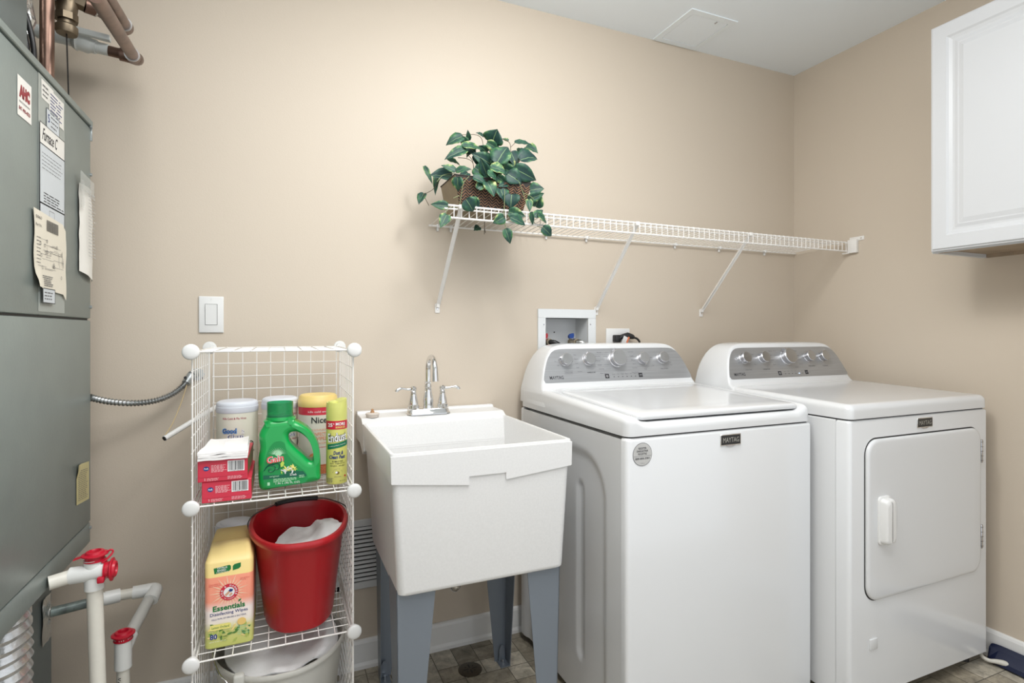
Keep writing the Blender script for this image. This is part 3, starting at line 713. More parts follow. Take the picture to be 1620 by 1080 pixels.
# faucet
fa = thing('faucet', (.475, 1.865, .8865), 'chrome two-handle gooseneck faucet on the ledge of the utility sink', 'faucet')
mb = MB(); fx, fy, fz = .472, 1.848, .8868
mb.loft([[(a, b, z) for a, b in rrect(fx-.077+i, fx+.077-i, fy-.026+i*.7, fy+.026-i*.7, .020, 6)] for z, i in ((fz, 0), (fz+.004, .0005), (fz+.0065, .004), (fz+.016, .006), (fz+.019, .009))], M_CHROME)
mb.build('base_plate', fa)
mb = MB()
mb.lathe([(.020, fz+.017), (.0185, fz+.022), (.0175, fz+.032), (.0185, fz+.046), (.0165, fz+.060), (.0130, fz+.075), (.0115, fz+.090), (.0125, fz+.092), (.0125, fz+.096), (.0115, fz+.098), (.0112, fz+.108), (.0125, fz+.110), (.0105, fz+.1125)], M_CHROME, (fx, fy, 0), n=24)
path = [(fx, fy, fz+.10), (fx, fy, fz+.150)]+[(fx, fy-.046+.046*math.cos(a), fz+.150+.046*math.sin(a)) for a in [PI*k/14 for k in range(1, 14)]]+[(fx, fy-.092, fz+.145), (fx, fy-.095, fz+.118)]
mb.tube(path, .0095, M_CHROME, 18, rr=[.0095]*(len(path)-2)+[.0105, .0115])
mb.build('spout', fa)
for sgn in (-1, 1):
    mb = MB(); hx = fx+sgn*.051
    mb.lathe([(.021, fz+.015), (.0215, fz+.020), (.0195, fz+.022), (.0195, fz+.032), (.0165, fz+.034), (.0155, fz+.045), (.0115, fz+.062), (.0092, fz+.072), (.0100, fz+.074), (.0100, fz+.078), (.0088, fz+.080), (.0112, fz+.086), (.0112, fz+.092), (.0070, fz+.096)], M_CHROME, (hx, fy, 0), n=24)
    h = mb.build('handle', fa)
    mb = MB(); s = sgn
    mb.tube(smooth_path([(hx+s*.004, fy, fz+.088), (hx+s*.018, fy-.002, fz+.0865), (hx+s*.032, fy-.003, fz+.089), (hx+s*.046, fy-.004, fz+.090), (hx+s*.056, fy-.005, fz+.085), (hx+s*.062, fy-.006, fz+.080)], 4), 0, M_CHROME, 10,
            rr=[.0045]*5+[.0038]*6+[.0048, .0052, .0056, .0060, .0062, .0060, .0056, .0050, .0040, .0022])
    mb.build('lever', h)
# sink stopper
M_RUB = mat('cream_rubber', (0.62, 0.56, 0.50), 0.55)
st = thing('sink_stopper', (.283, 1.842, .8868), 'cream rubber sink stopper lying on the left end of the sink ledge', 'stopper')
mb = MB(); mb.lathe([(.019, 0), (.0205, .002), (.0205, .007), (.0225, .009), (.0225, .0125), (.020, .0145), (.008, .015)], M_RUB, (.283, 1.842, .8868), n=28); mb.build('plug', st)
mb = MB(); mb.lathe([(.0065, 0), (.0065, .005), (.004, .006), (.0045, .011), (.002, .013)], mat('brass_knob', (.55, .33, .18), .4, metal=.5), (.283, 1.842, .9016), n=14); mb.build('knob', st)
# floor drain
fd = thing('floor_drain', (.607, 1.795, 0), 'round dark metal floor drain cover with slots, under the utility sink', 'floor drain')
M_DRAIN = mat('dark_bronze', (0.10, 0.085, 0.065), 0.42, metal=0.7)
mb = MB(); mb.lathe([(.041, .0002), (.041, .003), (.038, .004), (.0006, .004)], M_DRAIN, (.607, 1.795, 0), n=40)
ff = lambda x, y: (.607+x, 1.795+y, .0044)
for a in range(4):
    c_, s_ = math.cos(a*PI/2), math.sin(a*PI/2)
    mb.add([ff(c_*p-s_*q, s_*p+c_*q) for p, q in ((.006, -.0022), (.025, -.0022), (.025, .0022), (.006, .0022))], [[0, 1, 2, 3]], M_GAP)
    c_, s_ = math.cos(a*PI/2+PI/4), math.sin(a*PI/2+PI/4)
    mb.add([ff(.018*c_+.003*math.cos(k*PI/5), .018*s_+.003*math.sin(k*PI/5)) for k in range(10)], [list(range(10))], M_GAP)
mb.build('drain_cover', fd)

# ---------------------------------------------------------------- wire cube shelf unit
RX0, RX1, RY0, RY1 = -.1900, .1790, 1.480, 1.842
RZ = [.018, .386, .754, 1.121]
rack = thing('wire_cube_shelf', (0, 1.66, 0), 'white three-tier wire cube shelf unit holding the cleaning supplies', 'shelf unit')
def gpanel(kind, u0, u1, v0, v1, w_):
    """wire grid panel in plane: 'x' (normal x; u=y v=z), 'y' (u=x v=z), 'z' (u=x v=y)"""
    mb = MB(); pt = {'x': lambda u, v, d: (w_+d, u, v), 'y': lambda u, v, d: (u, w_+d, v), 'z': lambda u, v, d: (u, v, w_+d)}[kind]
    R_, r_ = .0022, .00135; N = 9
    for a, b in (((u0, v0), (u1, v0)), ((u1, v0), (u1, v1)), ((u1, v1), (u0, v1)), ((u0, v1), (u0, v0))):
        mb.tube([pt(a[0], a[1], 0), pt(b[0], b[1], 0)], R_, M_WIRE, 6)
    e = .003
    for k in range(1, N):
        u = u0+(u1-u0)*k/N; v = v0+(v1-v0)*k/N
        mb.tube([pt(u, v0-e, .0015), pt(u, v1+e, .0015)], r_, M_WIRE, 5)
        mb.tube([pt(u0-e, v, -.0015), pt(u1+e, v, -.0015)], r_, M_WIRE, 5)
    return mb.build('grid_panel', rack)
gp = .010
for i in range(3):
    z0, z1 = RZ[i]+gp*.8, RZ[i+1]-gp*.8
    gpanel('x', RY0+gp, RY1-gp, z0, z1, RX0); gpanel('x', RY0+gp, RY1-gp, z0, z1, RX1)
    gpanel('y', RX0+gp, RX1-gp, z0, z1, RY1)
for z in RZ: gpanel('z', RX0+gp*.6, RX1-gp*.6, RY0+.001, RY1-gp*.5, z)
def connector(x, z, y, s):
    mb = MB()
    prof = [(.0180, 0), (.0187, .002), (.0187, .005), (.0175, .0075), (.014, .0095), (.008, .0105), (.0005, .011)]
    mb.lathe(prof, M_PLASTW, (x, y, z), '-y' if s < 0 else 'y', 28, caps=True)
    mb.lathe([(.0125, 0), (.0125, .016)], M_PLASTW, (x, y-.0165*s if s > 0 else y, z), 'y' if s < 0 else 'y', 8, smooth=False)
    mb.build('connector', rack)
for x in (RX0-.001, RX1+.001):
    for z in RZ:
        connector(x, z, RY0-.004, -1); connector(x, z, RY1+.004, 1)

# ---------------------------------------------------------------- supplies on the upper shelf
ZS = RZ[2]+.0036; ZM = RZ[1]+.0036; ZB = RZ[0]+.0036
# tissue boxes
M_TRED = mat('tissue_box_red', srgb(206, 48, 72), 0.38); M_TDK = mat('tissue_box_side', (0.16, 0.13, 0.04), 0.4, noise_amt=0.6, noise_scale=60)
M_TBLUE = mat('logo_blue', srgb(18, 60, 130), 0.4); M_TLINE = mat('tissue_box_fold', srgb(165, 25, 50), 0.45); M_PINKINK = mat('pale_pink_ink', srgb(240, 190, 196), 0.5)
def tissue_box(name, loc, rz, label):
    r = thing(name, (0, 0, 0), label, 'tissue box', 'red tissue boxes')
    mb = MB(); W, Hh, D = .1075, .0505, .203
    mb.box(-W/2, W/2, 0, D, 0, Hh, M_TRED, .0012, 1, smooth=False)
    f = lambda x, y: (x, -.0004, y)
    mb.add([(W/2+.0004, .004, .012), (W/2+.0004, D-.004, .012), (W/2+.0004, D-.004, Hh-.003), (W/2+.0004, .004, Hh-.003)], [[0, 1, 2, 3]], M_TDK)
    for k in range(9):
        y = .012+k*.022; mb.add([(W/2+.0007, y, .014), (W/2+.0007, y+.004, .014), (W/2+.0007, y+.016, Hh-.005), (W/2+.0007, y+.012, Hh-.005)], [[0, 1, 2, 3]], mat('tissue_box_teal', (.02, .20, .22), .4) if k % 3 == 1 else mat('tissue_box_gold', (.42, .30, .08), .4))
    patch(mb, [(-W/2+.002, .0135), (-W/2+.006, .0105), (W/2-.008, .0105), (W/2-.004, .0135), (W/2-.004, .0140), (W/2-.008, .0111), (-W/2+.006, .0111), (-W/2+.002, .0140)], M_TLINE, f)
    patch(mb, disc(-.0355, .032, .0065, .0055), M_TBLUE, f)
    f2 = lambda x, y: (x, -.0007, y)
    text(mb, 'Puffs', .0095, .0042, M_WHITEINK, f2, bold=.01, shear=.3, cx=-.0355, cy=.032)
    lines_block(mb, -.025, .008, .022, .040, 6, M_PINKINK, f, 3, .45, .005)
    lines_block(mb, -.034, -.004, .002, .009, 3, M_PINKINK, f, 5, .4, .005); lines_block(mb, .010, .046, .003, .011, 3, M_PINKINK, f, 6, .4, .005)
    text(mb, '2', None, .0045, M_WHITEINK, f, cx=-.0385, cy=.0065)
    patch(mb, [(.010, .0215), (.047, .0215), (.047, .0475), (.010, .0475)], M_WHITEINK, f)
    rnd = random.Random(2); x = .0125
    while x < .0445:
        w_ = rnd.choice((.0006, .0010, .0016)); patch(mb, [(x, .0245), (x+w_, .0245), (x+w_, .046), (x, .046)], M_INK, f2); x += w_+rnd.choice((.0006, .0009, .0014))
    text(mb, '0 37000 35610 8', .028, .0022, M_INK, f2, cx=.0285, cy=.0230)
    mb.build('carton', r); r.location = loc; r.rotation_euler = (0, 0, rz); return r
tb = tissue_box('tissue_box', (-.117, 1.491, ZS), 0.0, 'red tissue box on the top wire shelf, lower of the stacked pair')
dup(tb, (-.1255, 1.488, ZS+.0512), -.02, 'red tissue box lying on top of the other, under the white napkins', 'red tissue boxes')
# folded napkins on the boxes
nap = thing('napkin_stack', (-.125, 1.58, ZS+.102), 'stack of folded white paper napkins on top of the red tissue boxes', 'napkins')
M_PAPER = mat('white_paper', (0.86, 0.84, 0.83), 0.8, bump=.2, bump_scale=200)
mb = MB(); nx, ny = 16, 18; rnd = random.Random(4)
for L in range(3):
    ja, jb = rnd.uniform(-.003, .003), rnd.uniform(-.003, .003); base = ZS+.1030+L*.0062
    def P3(i, j, d):
        x = -.177+.107*i/nx+ja+.014*j/ny*(1 if i < nx/2 else -.2); y = 1.484+.155*j/ny+jb
        wv = .0016*math.sin(i*.75+L)+.0012*math.sin(j*.5+i*.3)
        rise = .004*sstep(nx*.6, nx, i)*(1-j/ny)
        zz = base+d+max(0, wv*(.4+.6*L/2))+.0055*(j/ny)*(L/2)
        return (x, y, zz)
    vs = [P3(i, j, .0055) for j in range(ny+1) for i in range(nx+1)]; top = len(vs)
    vs += [P3(i, j, .0) for j in range(ny+1) for i in range(nx+1)]; fs = []
    for j in range(ny):
        for i in range(nx):
            a = j*(nx+1)+i; fs += [[a, a+1, a+nx+2, a+nx+1], [top+a+nx+1, top+a+nx+2, top+a+1, top+a]]
    for i in range(nx): fs += [[i+1, i, top+i, top+i+1], [ny*(nx+1)+i, ny*(nx+1)+i+1, top+ny*(nx+1)+i+1, top+ny*(nx+1)+i]]
    for j in range(ny): a, b = j*(nx+1), (j+1)*(nx+1); fs += [[a, b, top+b, top+a], [b+nx, a+nx, top+a+nx, top+b+nx]]
    mb.add(vs, fs, M_PAPER, True)
mb.build('napkin_sheets', nap)

# wipes canisters
M_LIDW = mat('lid_pale_blue', (0.70, 0.73, 0.80), 0.35); M_LABW = mat('label_cream', (0.76, 0.75, 0.64), 0.35)
M_NAVY = mat('ink_navy', srgb(20, 50, 120), 0.5); M_SKY = mat('ink_sky', srgb(110, 165, 220), 0.5); M_MAG = mat('ink_crimson', srgb(170, 20, 70), 0.5)
M_PEACH = mat('label_peach', srgb(225, 175, 130), 0.4)
def canister(name, loc, label, R=.050, H_=.205, rot=0.0, cat='wipes canister', kind='good'):
    r = thing(name, loc, label, cat, 'round wipes canisters' if kind == 'good' else None)
    hl = .034; X, Y, Z = loc
    body = MB()
    if kind == 'good':
        body.lathe([(R-.002, 0), (R, .002), (R, H_-hl)], M_LABW, loc, n=48)
        f = wrap(X, Y, Z, R, .0004, rot); f2 = wrap(X, Y, Z, R, .0008, rot); f3 = wrap(X, Y, Z, R, .0012, rot)
        grid(body, -.05, .05, .004, .040, M_PEACH, f, 16, 2, True)
        text(body, 'Kills Cold & Flu Virus', .062, .006, M_MAG, f2, bold=.01, cx=-.005, cy=H_-hl-.014)
        for fn, o_, m_ in ((f2, .07, M_NAVY), (f3, .008, M_SKY)):
            text(body, 'Good', .040, .016, m_, fn, bold=o_, cx=-.018, cy=.131)
        for fn, o_, m_ in ((f2, .07, M_NAVY), (f3, .012, M_WHITEINK)):
            text(body, 'Clean', .044, .014, m_, fn, bold=o_, shear=.15, cx=-.002, cy=.115)
            text(body, '&', .010, .013, m_, fn, bold=o_, cx=.017, cy=.127)
        text(body, 'Disinfectant Wipes', .060, .006, M_MAG, f2, bold=.015, cx=-.002, cy=.101)
        text(body, 'Do Not\nFlush', .026, .015, M_INK, f2, bold=.01, cx=.040, cy=.066)
        pts = disc(.040, .088, .010, .011); body.add([f2(*p) for p in pts]+[f2(.040+(p[0]-.040)*.82, .088+(p[1]-.088)*.82) for p in pts], [[i, (i+1) % 28, 28+(i+1) % 28, 28+i] for i in range(28)], M_INK)
        patch(body, [(.0335, .0815), (.0350, .0805), (.0465, .0945), (.0450, .0955)], M_INK, f2); patch(body, disc(.0400, .088, .0035, .006, 12), M_INK, f2)
        text(body, 'Kills 99.9% of bacteria', .06, .005, M_NAVY, f2, cx=-.005, cy=.072)
        body.build('canister_body', r)
        lid_ = MB(); lid_.lathe([(R+.0005, H_-hl), (R+.0015, H_-hl+.002), (R+.0015, H_-.018), (R+.0004, H_-.017), (R+.0004, H_-.010), (R-.002, H_-.005), (R-.008, H_-.002), (R-.012, H_-.003), (R*.5, H_-.001), (.001, H_-.0005)], M_LIDW, loc, n=48)
        lid_.build('lid', r)
    else:
        M_YL = mat('lid_yellow', srgb(236, 208, 130), 0.4); M_RB = mat('band_red', srgb(214, 52, 74), 0.4); M_WL = mat('label_white', srgb(226, 220, 210), 0.4); M_OR = mat('ink_orange', srgb(232, 150, 110), 0.5)
        body.lathe([(R-.002, 0), (R, .002), (R, H_-hl-.022)], M_WL, loc, n=48)
        body.lathe([(R+.0002, H_-hl-.022), (R+.0004, H_-hl)], M_RB, loc, n=48, caps=False)
        f = wrap(X, Y, Z, R, .0004, rot); f2 = wrap(X, Y, Z, R, .0009, rot)
        grid(body, -.055, .055, .003, .030, mat('label_terracotta', srgb(196, 110, 70), .45), f, 16, 2, True)
        lines_block(body, -.03, .05, .004, .026, 5, M_OR, f2, 9)
        text(body, 'kills cold and flu', .065, .006, M_WHITEINK, wrap(X, Y, Z, R, .0012, rot), cx=.004, cy=H_-hl-.012)
        text(body, 'Nice!', .048, .018, M_INK, f2, bold=.02, cx=.005, cy=H_-hl-.036)
        text(body, 'MULTI-PURPOSE', .050, .005, M_OR, f2, cx=.006, cy=.130); text(body, 'DISINFECTING', .064, .010, M_OR, f2, bold=.01, cx=.006, cy=.118)
        text(body, 'WIPES', .034, .010, M_OR, f2, bold=.01, cx=.006, cy=.105); text(body, 'LEMON SCENT', .04, .005, M_OR, f2, cx=.006, cy=.092); text(body, '75 wipes', .03, .005, M_RB, f2, cx=.006, cy=.080)
        body.add([f2(*p) for p in disc(-.012, .048, .015, .016)], [list(range(28))], M_OR)
        body.add([wrap(X, Y, Z, R, .0013, rot)(*p) for p in disc(-.014, .046, .010, .011)], [list(range(28))], M_YL)
        body.build('canister_body', r)
        lid_ = MB(); lid_.lathe([(R+.001, H_-hl), (R+.0018, H_-hl+.002), (R+.0018, H_-.016), (R, H_-.014), (R-.001, H_-.006), (R-.006, H_-.001), (.001, H_-.0003)], M_YL, loc, n=48)
        lid_.build('lid', r)
    return r
canister('wipes_canister', (-.1125, 1.780, ZS), 'pale wipes canister with blue lettering, behind the napkins and red tissue boxes', R=.0545, H_=.214)
canister('wipes_canister', (.002, 1.745, ZS), 'pale wipes canister with white lid, mostly hidden behind the green detergent bottle', R=.049, H_=.222, rot=.55)
canister('wipes_canister', (.1055, 1.712, ZS), 'wipes canister with yellow lid and red band, behind the yellow spray can', R=.054, H_=.228, kind='nice', rot=-.05)

# detergent bottle
M_GREEN = mat('bottle_green', srgb(10, 160, 75), 0.28, coat=.3); M_GCAP = mat('cap_clear_green', srgb(70, 190, 130), 0.10, trans=0.75, ior=1.35); M_GLAB = mat('label_green', srgb(12, 140, 70), 0.35)
M_GDK = mat('label_dark_green', srgb(0, 95, 70), 0.4)
det = thing('detergent_bottle', (.027, 1.565, ZS), 'green laundry detergent bottle with loop handle and clear green cap', 'detergent bottle')
k_ = .000237
def gp_(x, y): return ((x-45-320)*k_, (1015-y)*k_)
outl = smooth_path([(*gp_(*p), 0) for p in [(60, 985), (48, 930), (42, 800), (46, 650), (62, 540), (50, 430), (62, 370), (88, 320), (104, 285), (106, 255), (250, 245), (410, 240), (416, 268), (470, 300), (540, 350), (600, 420), (645, 510), (670, 600), (682, 700), (684, 800), (682, 870), (686, 915), (668, 952), (600, 968), (400, 985), (180, 1005), (95, 1010)]], 4, True)
hole = smooth_path([(*gp_(*p), 0) for p in [(352, 430), (375, 398), (430, 392), (490, 425), (545, 480), (585, 550), (605, 630), (606, 700), (592, 724), (560, 715), (500, 650), (440, 590), (395, 540), (362, 490)]], 4, True)
vs, fs = curve_solid([outl, hole], .018, .016, 5)
RG = Matrix.Translation((.027, 1.572, ZS)) @ Matrix.Rotation(-.06, 4, 'Z') @ Matrix.Rotation(PI/2, 4, 'X')
mb = MB(); mb.add(vs, fs, M_GREEN, True, RG); mb.build('bottle_body', det)
def gf(off): return lambda x, y: tuple(RG @ Vector((x, y, .034+off)))
mb = MB()
lab = smooth_path([(*gp_(*p), 0) for p in [(95, 860), (98, 780), (120, 650), (160, 545), (205, 490), (260, 478), (310, 500), (325, 560), (345, 630), (400, 710), (470, 780), (530, 840), (548, 900), (530, 945), (440, 958), (180, 975), (120, 960)]], 4, True)
mb.add([gf(.0004)(p.x, p.y) for p in lab], [list(range(len(lab)))], M_GLAB)
band = [gp_(*p) for p in ((98, 838), (300, 846), (340, 812), (500, 822), (536, 868), (536, 880), (330, 880), (98, 882))]
mb.add([gf(.0008)(*p) for p in band], [list(range(len(band)))], M_GDK)
rnd = random.Random(8); M_LIME = mat('ink_lime', srgb(190, 215, 90), .5); M_YEL = mat('ink_yellow', srgb(236, 226, 130), .5); M_BUR = mat('ink_pale_green', srgb(170, 220, 180), .5)
cx_, cy_ = gp_(240, 590)
for k in range(28):
    a = PI*k/27; l = .016 if k % 2 else .023; wv = .0006
    mb.add([gf(.0008)(cx_+math.cos(a)*.006-math.sin(a)*wv, cy_-.006+math.sin(a)*.006+math.cos(a)*wv), gf(.0008)(cx_+math.cos(a)*.006+math.sin(a)*wv, cy_-.006+math.sin(a)*.006-math.cos(a)*wv), gf(.0008)(cx_+math.cos(a)*l, cy_-.006+math.sin(a)*l*.8)], [[0, 1, 2]], M_BUR)
mb.add([gf(.0010)(*p) for p in disc(*gp_(250, 615), .008, .006)], [list(range(28))], M_BUR)
for q in range(26):
    a = rnd.uniform(0, 2*PI); x, y = gp_(340+rnd.gauss(0, 45), 790+rnd.gauss(0, 18)); l = rnd.uniform(.004, .009); wv = l*.35
    mb.add([gf(.0010+.0001*q)(x+math.cos(a)*u*l-math.sin(a)*v*wv, y+math.sin(a)*u*l+math.cos(a)*v*wv) for u, v in ((-1, 0), (-.3, .8), (.5, .6), (1, 0), (.5, -.6), (-.3, -.8))], [list(range(6))], rnd.choice((M_LIME, M_YEL, M_YEL, M_WHITEINK)))
for pts in ([(105, 790), (140, 745), (190, 735), (220, 760), (200, 800), (160, 800), (155, 775), (180, 770)], [(180, 740), (230, 715), (260, 735), (250, 780), (215, 775)], [(120, 760), (150, 730), (200, 720)]):
    sp = smooth_path([(*gp_(*p), 0) for p in pts], 5)
    mb.tube([gf(.0012)(p.x, p.y) for p in sp], .0009, M_GDK, 4)
mb.add([gf(.0035)(*gp_(*p)) for p in ((275, 760), (270, 720), (295, 690), (310, 715), (300, 750))], [[0, 1, 2, 3, 4]], M_LIME)
for fn, b_, m_ in ((gf(.0038), .05, M_WHITEINK), (gf(.0041), .018, mat('ink_coral', srgb(226, 88, 84), .45))):
    text(mb, 'Gain', .041, .0185, m_, fn, bold=b_, shear=.1, cx=gp_(218, 665)[0], cy=gp_(218, 665)[1], rot=.14)
text(mb, 'original', .022, .006, M_BUR, gf(.0012), cx=gp_(208, 858)[0], cy=gp_(208, 858)[1])
text(mb, '32 loads', .016, .006, M_WHITEINK, gf(.0014), bold=.01, cx=gp_(400, 850)[0], cy=gp_(400, 850)[1])
a, b = gp_(200, 925), gp_(440, 882); lines_block(mb, a[0], b[0], a[1], b[1], 3, M_BUR, gf(.0010), 1, .55, .006)
a, b = gp_(460, 895), gp_(530, 860); lines_block(mb, a[0], b[0], a[1], b[1], 2, M_BUR, gf(.0012), 2, .5, .004)
text(mb, '1.36 L (46 FL OZ)', .058, .006, M_WHITEINK, gf(.0010), cx=gp_(345, 940)[0], cy=gp_(345, 940)[1])
a = gp_(152, 935); patch(mb, [(a[0]-.003, a[1]-.004), (a[0]+.003, a[1]-.004), (a[0]+.003, a[1]+.004), (a[0]-.003, a[1]+.004)], M_BUR, gf(.001))
mb.build('label', det)
cx_ = gp_(258, 0)[0]; c3 = RG @ Vector((cx_, gp_(0, 262)[1], 0))
mb = MB(); mb.lathe([(.034, 0), (.034, .008), (.0325, .010), (.033, .011)], M_GREEN, tuple(c3), n=36); mb.build('neck', det)
mb = MB(); zc = .006
mb.lathe([(.0335, zc), (.0335, zc+.006), (.0322, zc+.008), (.0325, zc+.041), (.0312, zc+.041), (.0310, zc+.010)], M_GCAP, tuple(c3), n=36, caps=False)
mb.lathe([(.029, zc+.008), (.0275, zc+.009), (.006, zc+.010)], M_GREEN, tuple(c3), n=24)
mb.prism([(c3.x-.016, c3.z+zc+.006), (c3.x+.016, c3.z+zc+.006), (c3.x+.006, c3.z+zc+.030), (c3.x-.008, c3.z+zc+.026)], c3.y-.004, c3.y+.004, M_GREEN)
mb.build('cap', det)

# spray can
M_CAN = mat('can_yellow', srgb(206, 204, 110), 0.33, coat=.2); M_CCAP = mat('cap_yellow_green', srgb(214, 216, 122), 0.4); M_CRED = mat('can_red', srgb(200, 30, 55), .4); M_CGRN = mat('can_green', srgb(20, 115, 80), .4)
can = thing('spray_can', (.144, 1.562, ZS), 'yellow furniture-dusting spray can at the right end of the top shelf', 'spray can')
X, Y, Z, R = .1445, 1.566, ZS, .0275
mb = MB(); mb.lathe([(R-.003, 0), (R-.0005, .001), (R, .004), (R, .172), (R-.0008, .175)], M_CAN, (X, Y, Z), n=40)
f, f2, f3 = wrap(X, Y, Z, R, .0004), wrap(X, Y, Z, R, .0008), wrap(X, Y, Z, R, .0012)
grid(mb, -.04, .04, .148, .171, M_CRED, f, 18, 1, True)
text(mb, '25', .014, .010, M_WHITEINK, f2, bold=.03, cx=-.020, cy=.160); text(mb, '%', .003, .004, M_WHITEINK, f2, bold=.03, cx=-.010, cy=.163)
text(mb, 'MORE', .026, .0085, M_WHITEINK, f2, bold=.025, cx=.008, cy=.1625); text(mb, 'BONUS SIZE', .026, .005, M_YEL, f2, bold=.02, cx=.008, cy=.1535)
grid(mb, -.030, .036, .098, .112, M_CGRN, lambda x, y: f(x, y+x*.16), 16, 1, True)
for fn, b_, m_ in ((f2, .07, M_INK), (f3, .02, M_WHITEINK)): text(mb, 'Endust', .052, .024, m_, fn, bold=b_, cx=-.001, cy=.127, rot=.10)
text(mb, 'multi-surface cleaning', .046, .0035, M_WHITEINK, f2, cx=0, cy=.105, rot=.16)
text(mb, 'Dust &', .026, .010, M_NAVY, f2, bold=.03, shear=.2, cx=.002, cy=.085); text(mb, 'Clean Fast', .044, .010, M_NAVY, f2, bold=.03, shear=.2, cx=-.001, cy=.074)
text(mb, 'REMOVES', .028, .004, M_INK, f2, bold=.02, cx=0, cy=.062, space=1.3); text(mb, 'dust . fingerprints', .040, .005, M_INK, f2, cx=0, cy=.0565); text(mb, 'allergens . smudges', .040, .005, M_INK, f2, cx=0, cy=.050)
patch(mb, disc(0, .031, .0045, .0040, 14), mat('ink_olive', srgb(120, 100, 40), .5), f2); patch(mb, disc(-.003, .0325, .003, .0028, 12), M_WHITEINK, f3)
for k in range(9):
    a = PI*(k+.5)/9; text(mb, 'REMOVE DUST'[k], None, .0025, M_GREYINK, f2, cx=.012*math.cos(PI-a), cy=.031+.011*math.sin(a))
text(mb, 'citrus scent', .018, .003, M_GREYINK, f2, cx=0, cy=.021)
lines_block(mb, -.032, -.010, .005, .018, 4, M_GREYINK, f2, 4, .35, .004); text(mb, 'NET WT 10 OZ', .018, .003, M_INK, f2, cx=.014, cy=.009)
patch(mb, disc(.021, .021, .0028, .0028, 12), M_CRED, f2)
mb.build('can_body', can)
mb = MB(); mb.lathe([(R-.0005, .173), (R, .175), (R, .205)], M_CCAP, (X, Y, Z), n=40)
ring_ = []
for hgt, rr_ in ((.205, R), (None, R-.001), (None, R-.003), (None, R*.5)):
    pts = []
    for k in range(40):
        a = 2*PI*k/40; hh = .205+(.014+.010*sstep(-.2, .9, math.cos(a-.3)) if hgt is None else 0)
        pts.append((X+rr_*math.cos(a), Y+rr_*math.sin(a), Z+hh-(.004 if rr_ < R*.6 else 0)))
    ring_.append(pts)
mb.loft(ring_, M_CCAP, False, True)
mb.lathe([(.014, .200), (.0145, .214), (.012, .222), (.004, .225)], M_CCAP, (X-.010, Y-.008, Z), n=20)
mb.build('spray_cap', can)

# ---------------------------------------------------------------- middle shelf
M_YBOX = mat('pack_yellow', srgb(238, 212, 140), 0.4); M_SAL = mat('pack_salmon', srgb(232, 136, 110), 0.4); M_PALE = mat('pack_pale', srgb(236, 222, 214), .4); M_GRNL = mat('pack_leaf', srgb(176, 190, 96), .45)
M_LEAFD = mat('pack_leaf_dark', srgb(84, 130, 60), .45); M_SIGN = mat('ink_sign_green', srgb(24, 120, 60), .45); M_AHRED = mat('ink_red', srgb(206, 36, 60), .45)
def gradmat():
    m = bpy.data.materials.new('pack_front_print'); m.use_nodes = True; nt = m.node_tree; b = nt.nodes['Principled BSDF']; b.inputs['Roughness'].default_value = .4
    tc = nt.nodes.new('ShaderNodeTexCoord'); sp = nt.nodes.new('ShaderNodeSeparateXYZ'); r = nt.nodes.new('ShaderNodeValToRGB')
    mr = nt.nodes.new('ShaderNodeMapRange'); mr.inputs[1].default_value = 0; mr.inputs[2].default_value = .215
    nt.links.new(tc.outputs['Object'], sp.inputs[0]); nt.links.new(sp.outputs[2], mr.inputs[0]); nt.links.new(mr.outputs[0], r.inputs[0]); nt.links.new(r.outputs[0], b.inputs['Base Color'])
    e = r.color_ramp.elements; e[0].position = 0; e[0].color = (*srgb(196, 200, 110), 1); e[1].position = 1; e[1].color = (*srgb(240, 216, 146), 1)
    for p, c in ((.20, srgb(206, 206, 130)), (.30, srgb(236, 226, 214)), (.42, srgb(238, 226, 220)), (.54, srgb(236, 150, 124)), (.815, srgb(238, 150, 122)), (.818, srgb(240, 214, 140))):
        x = e.new(p); x.color = (*c, 1)
    return m
M_PACK = gradmat()
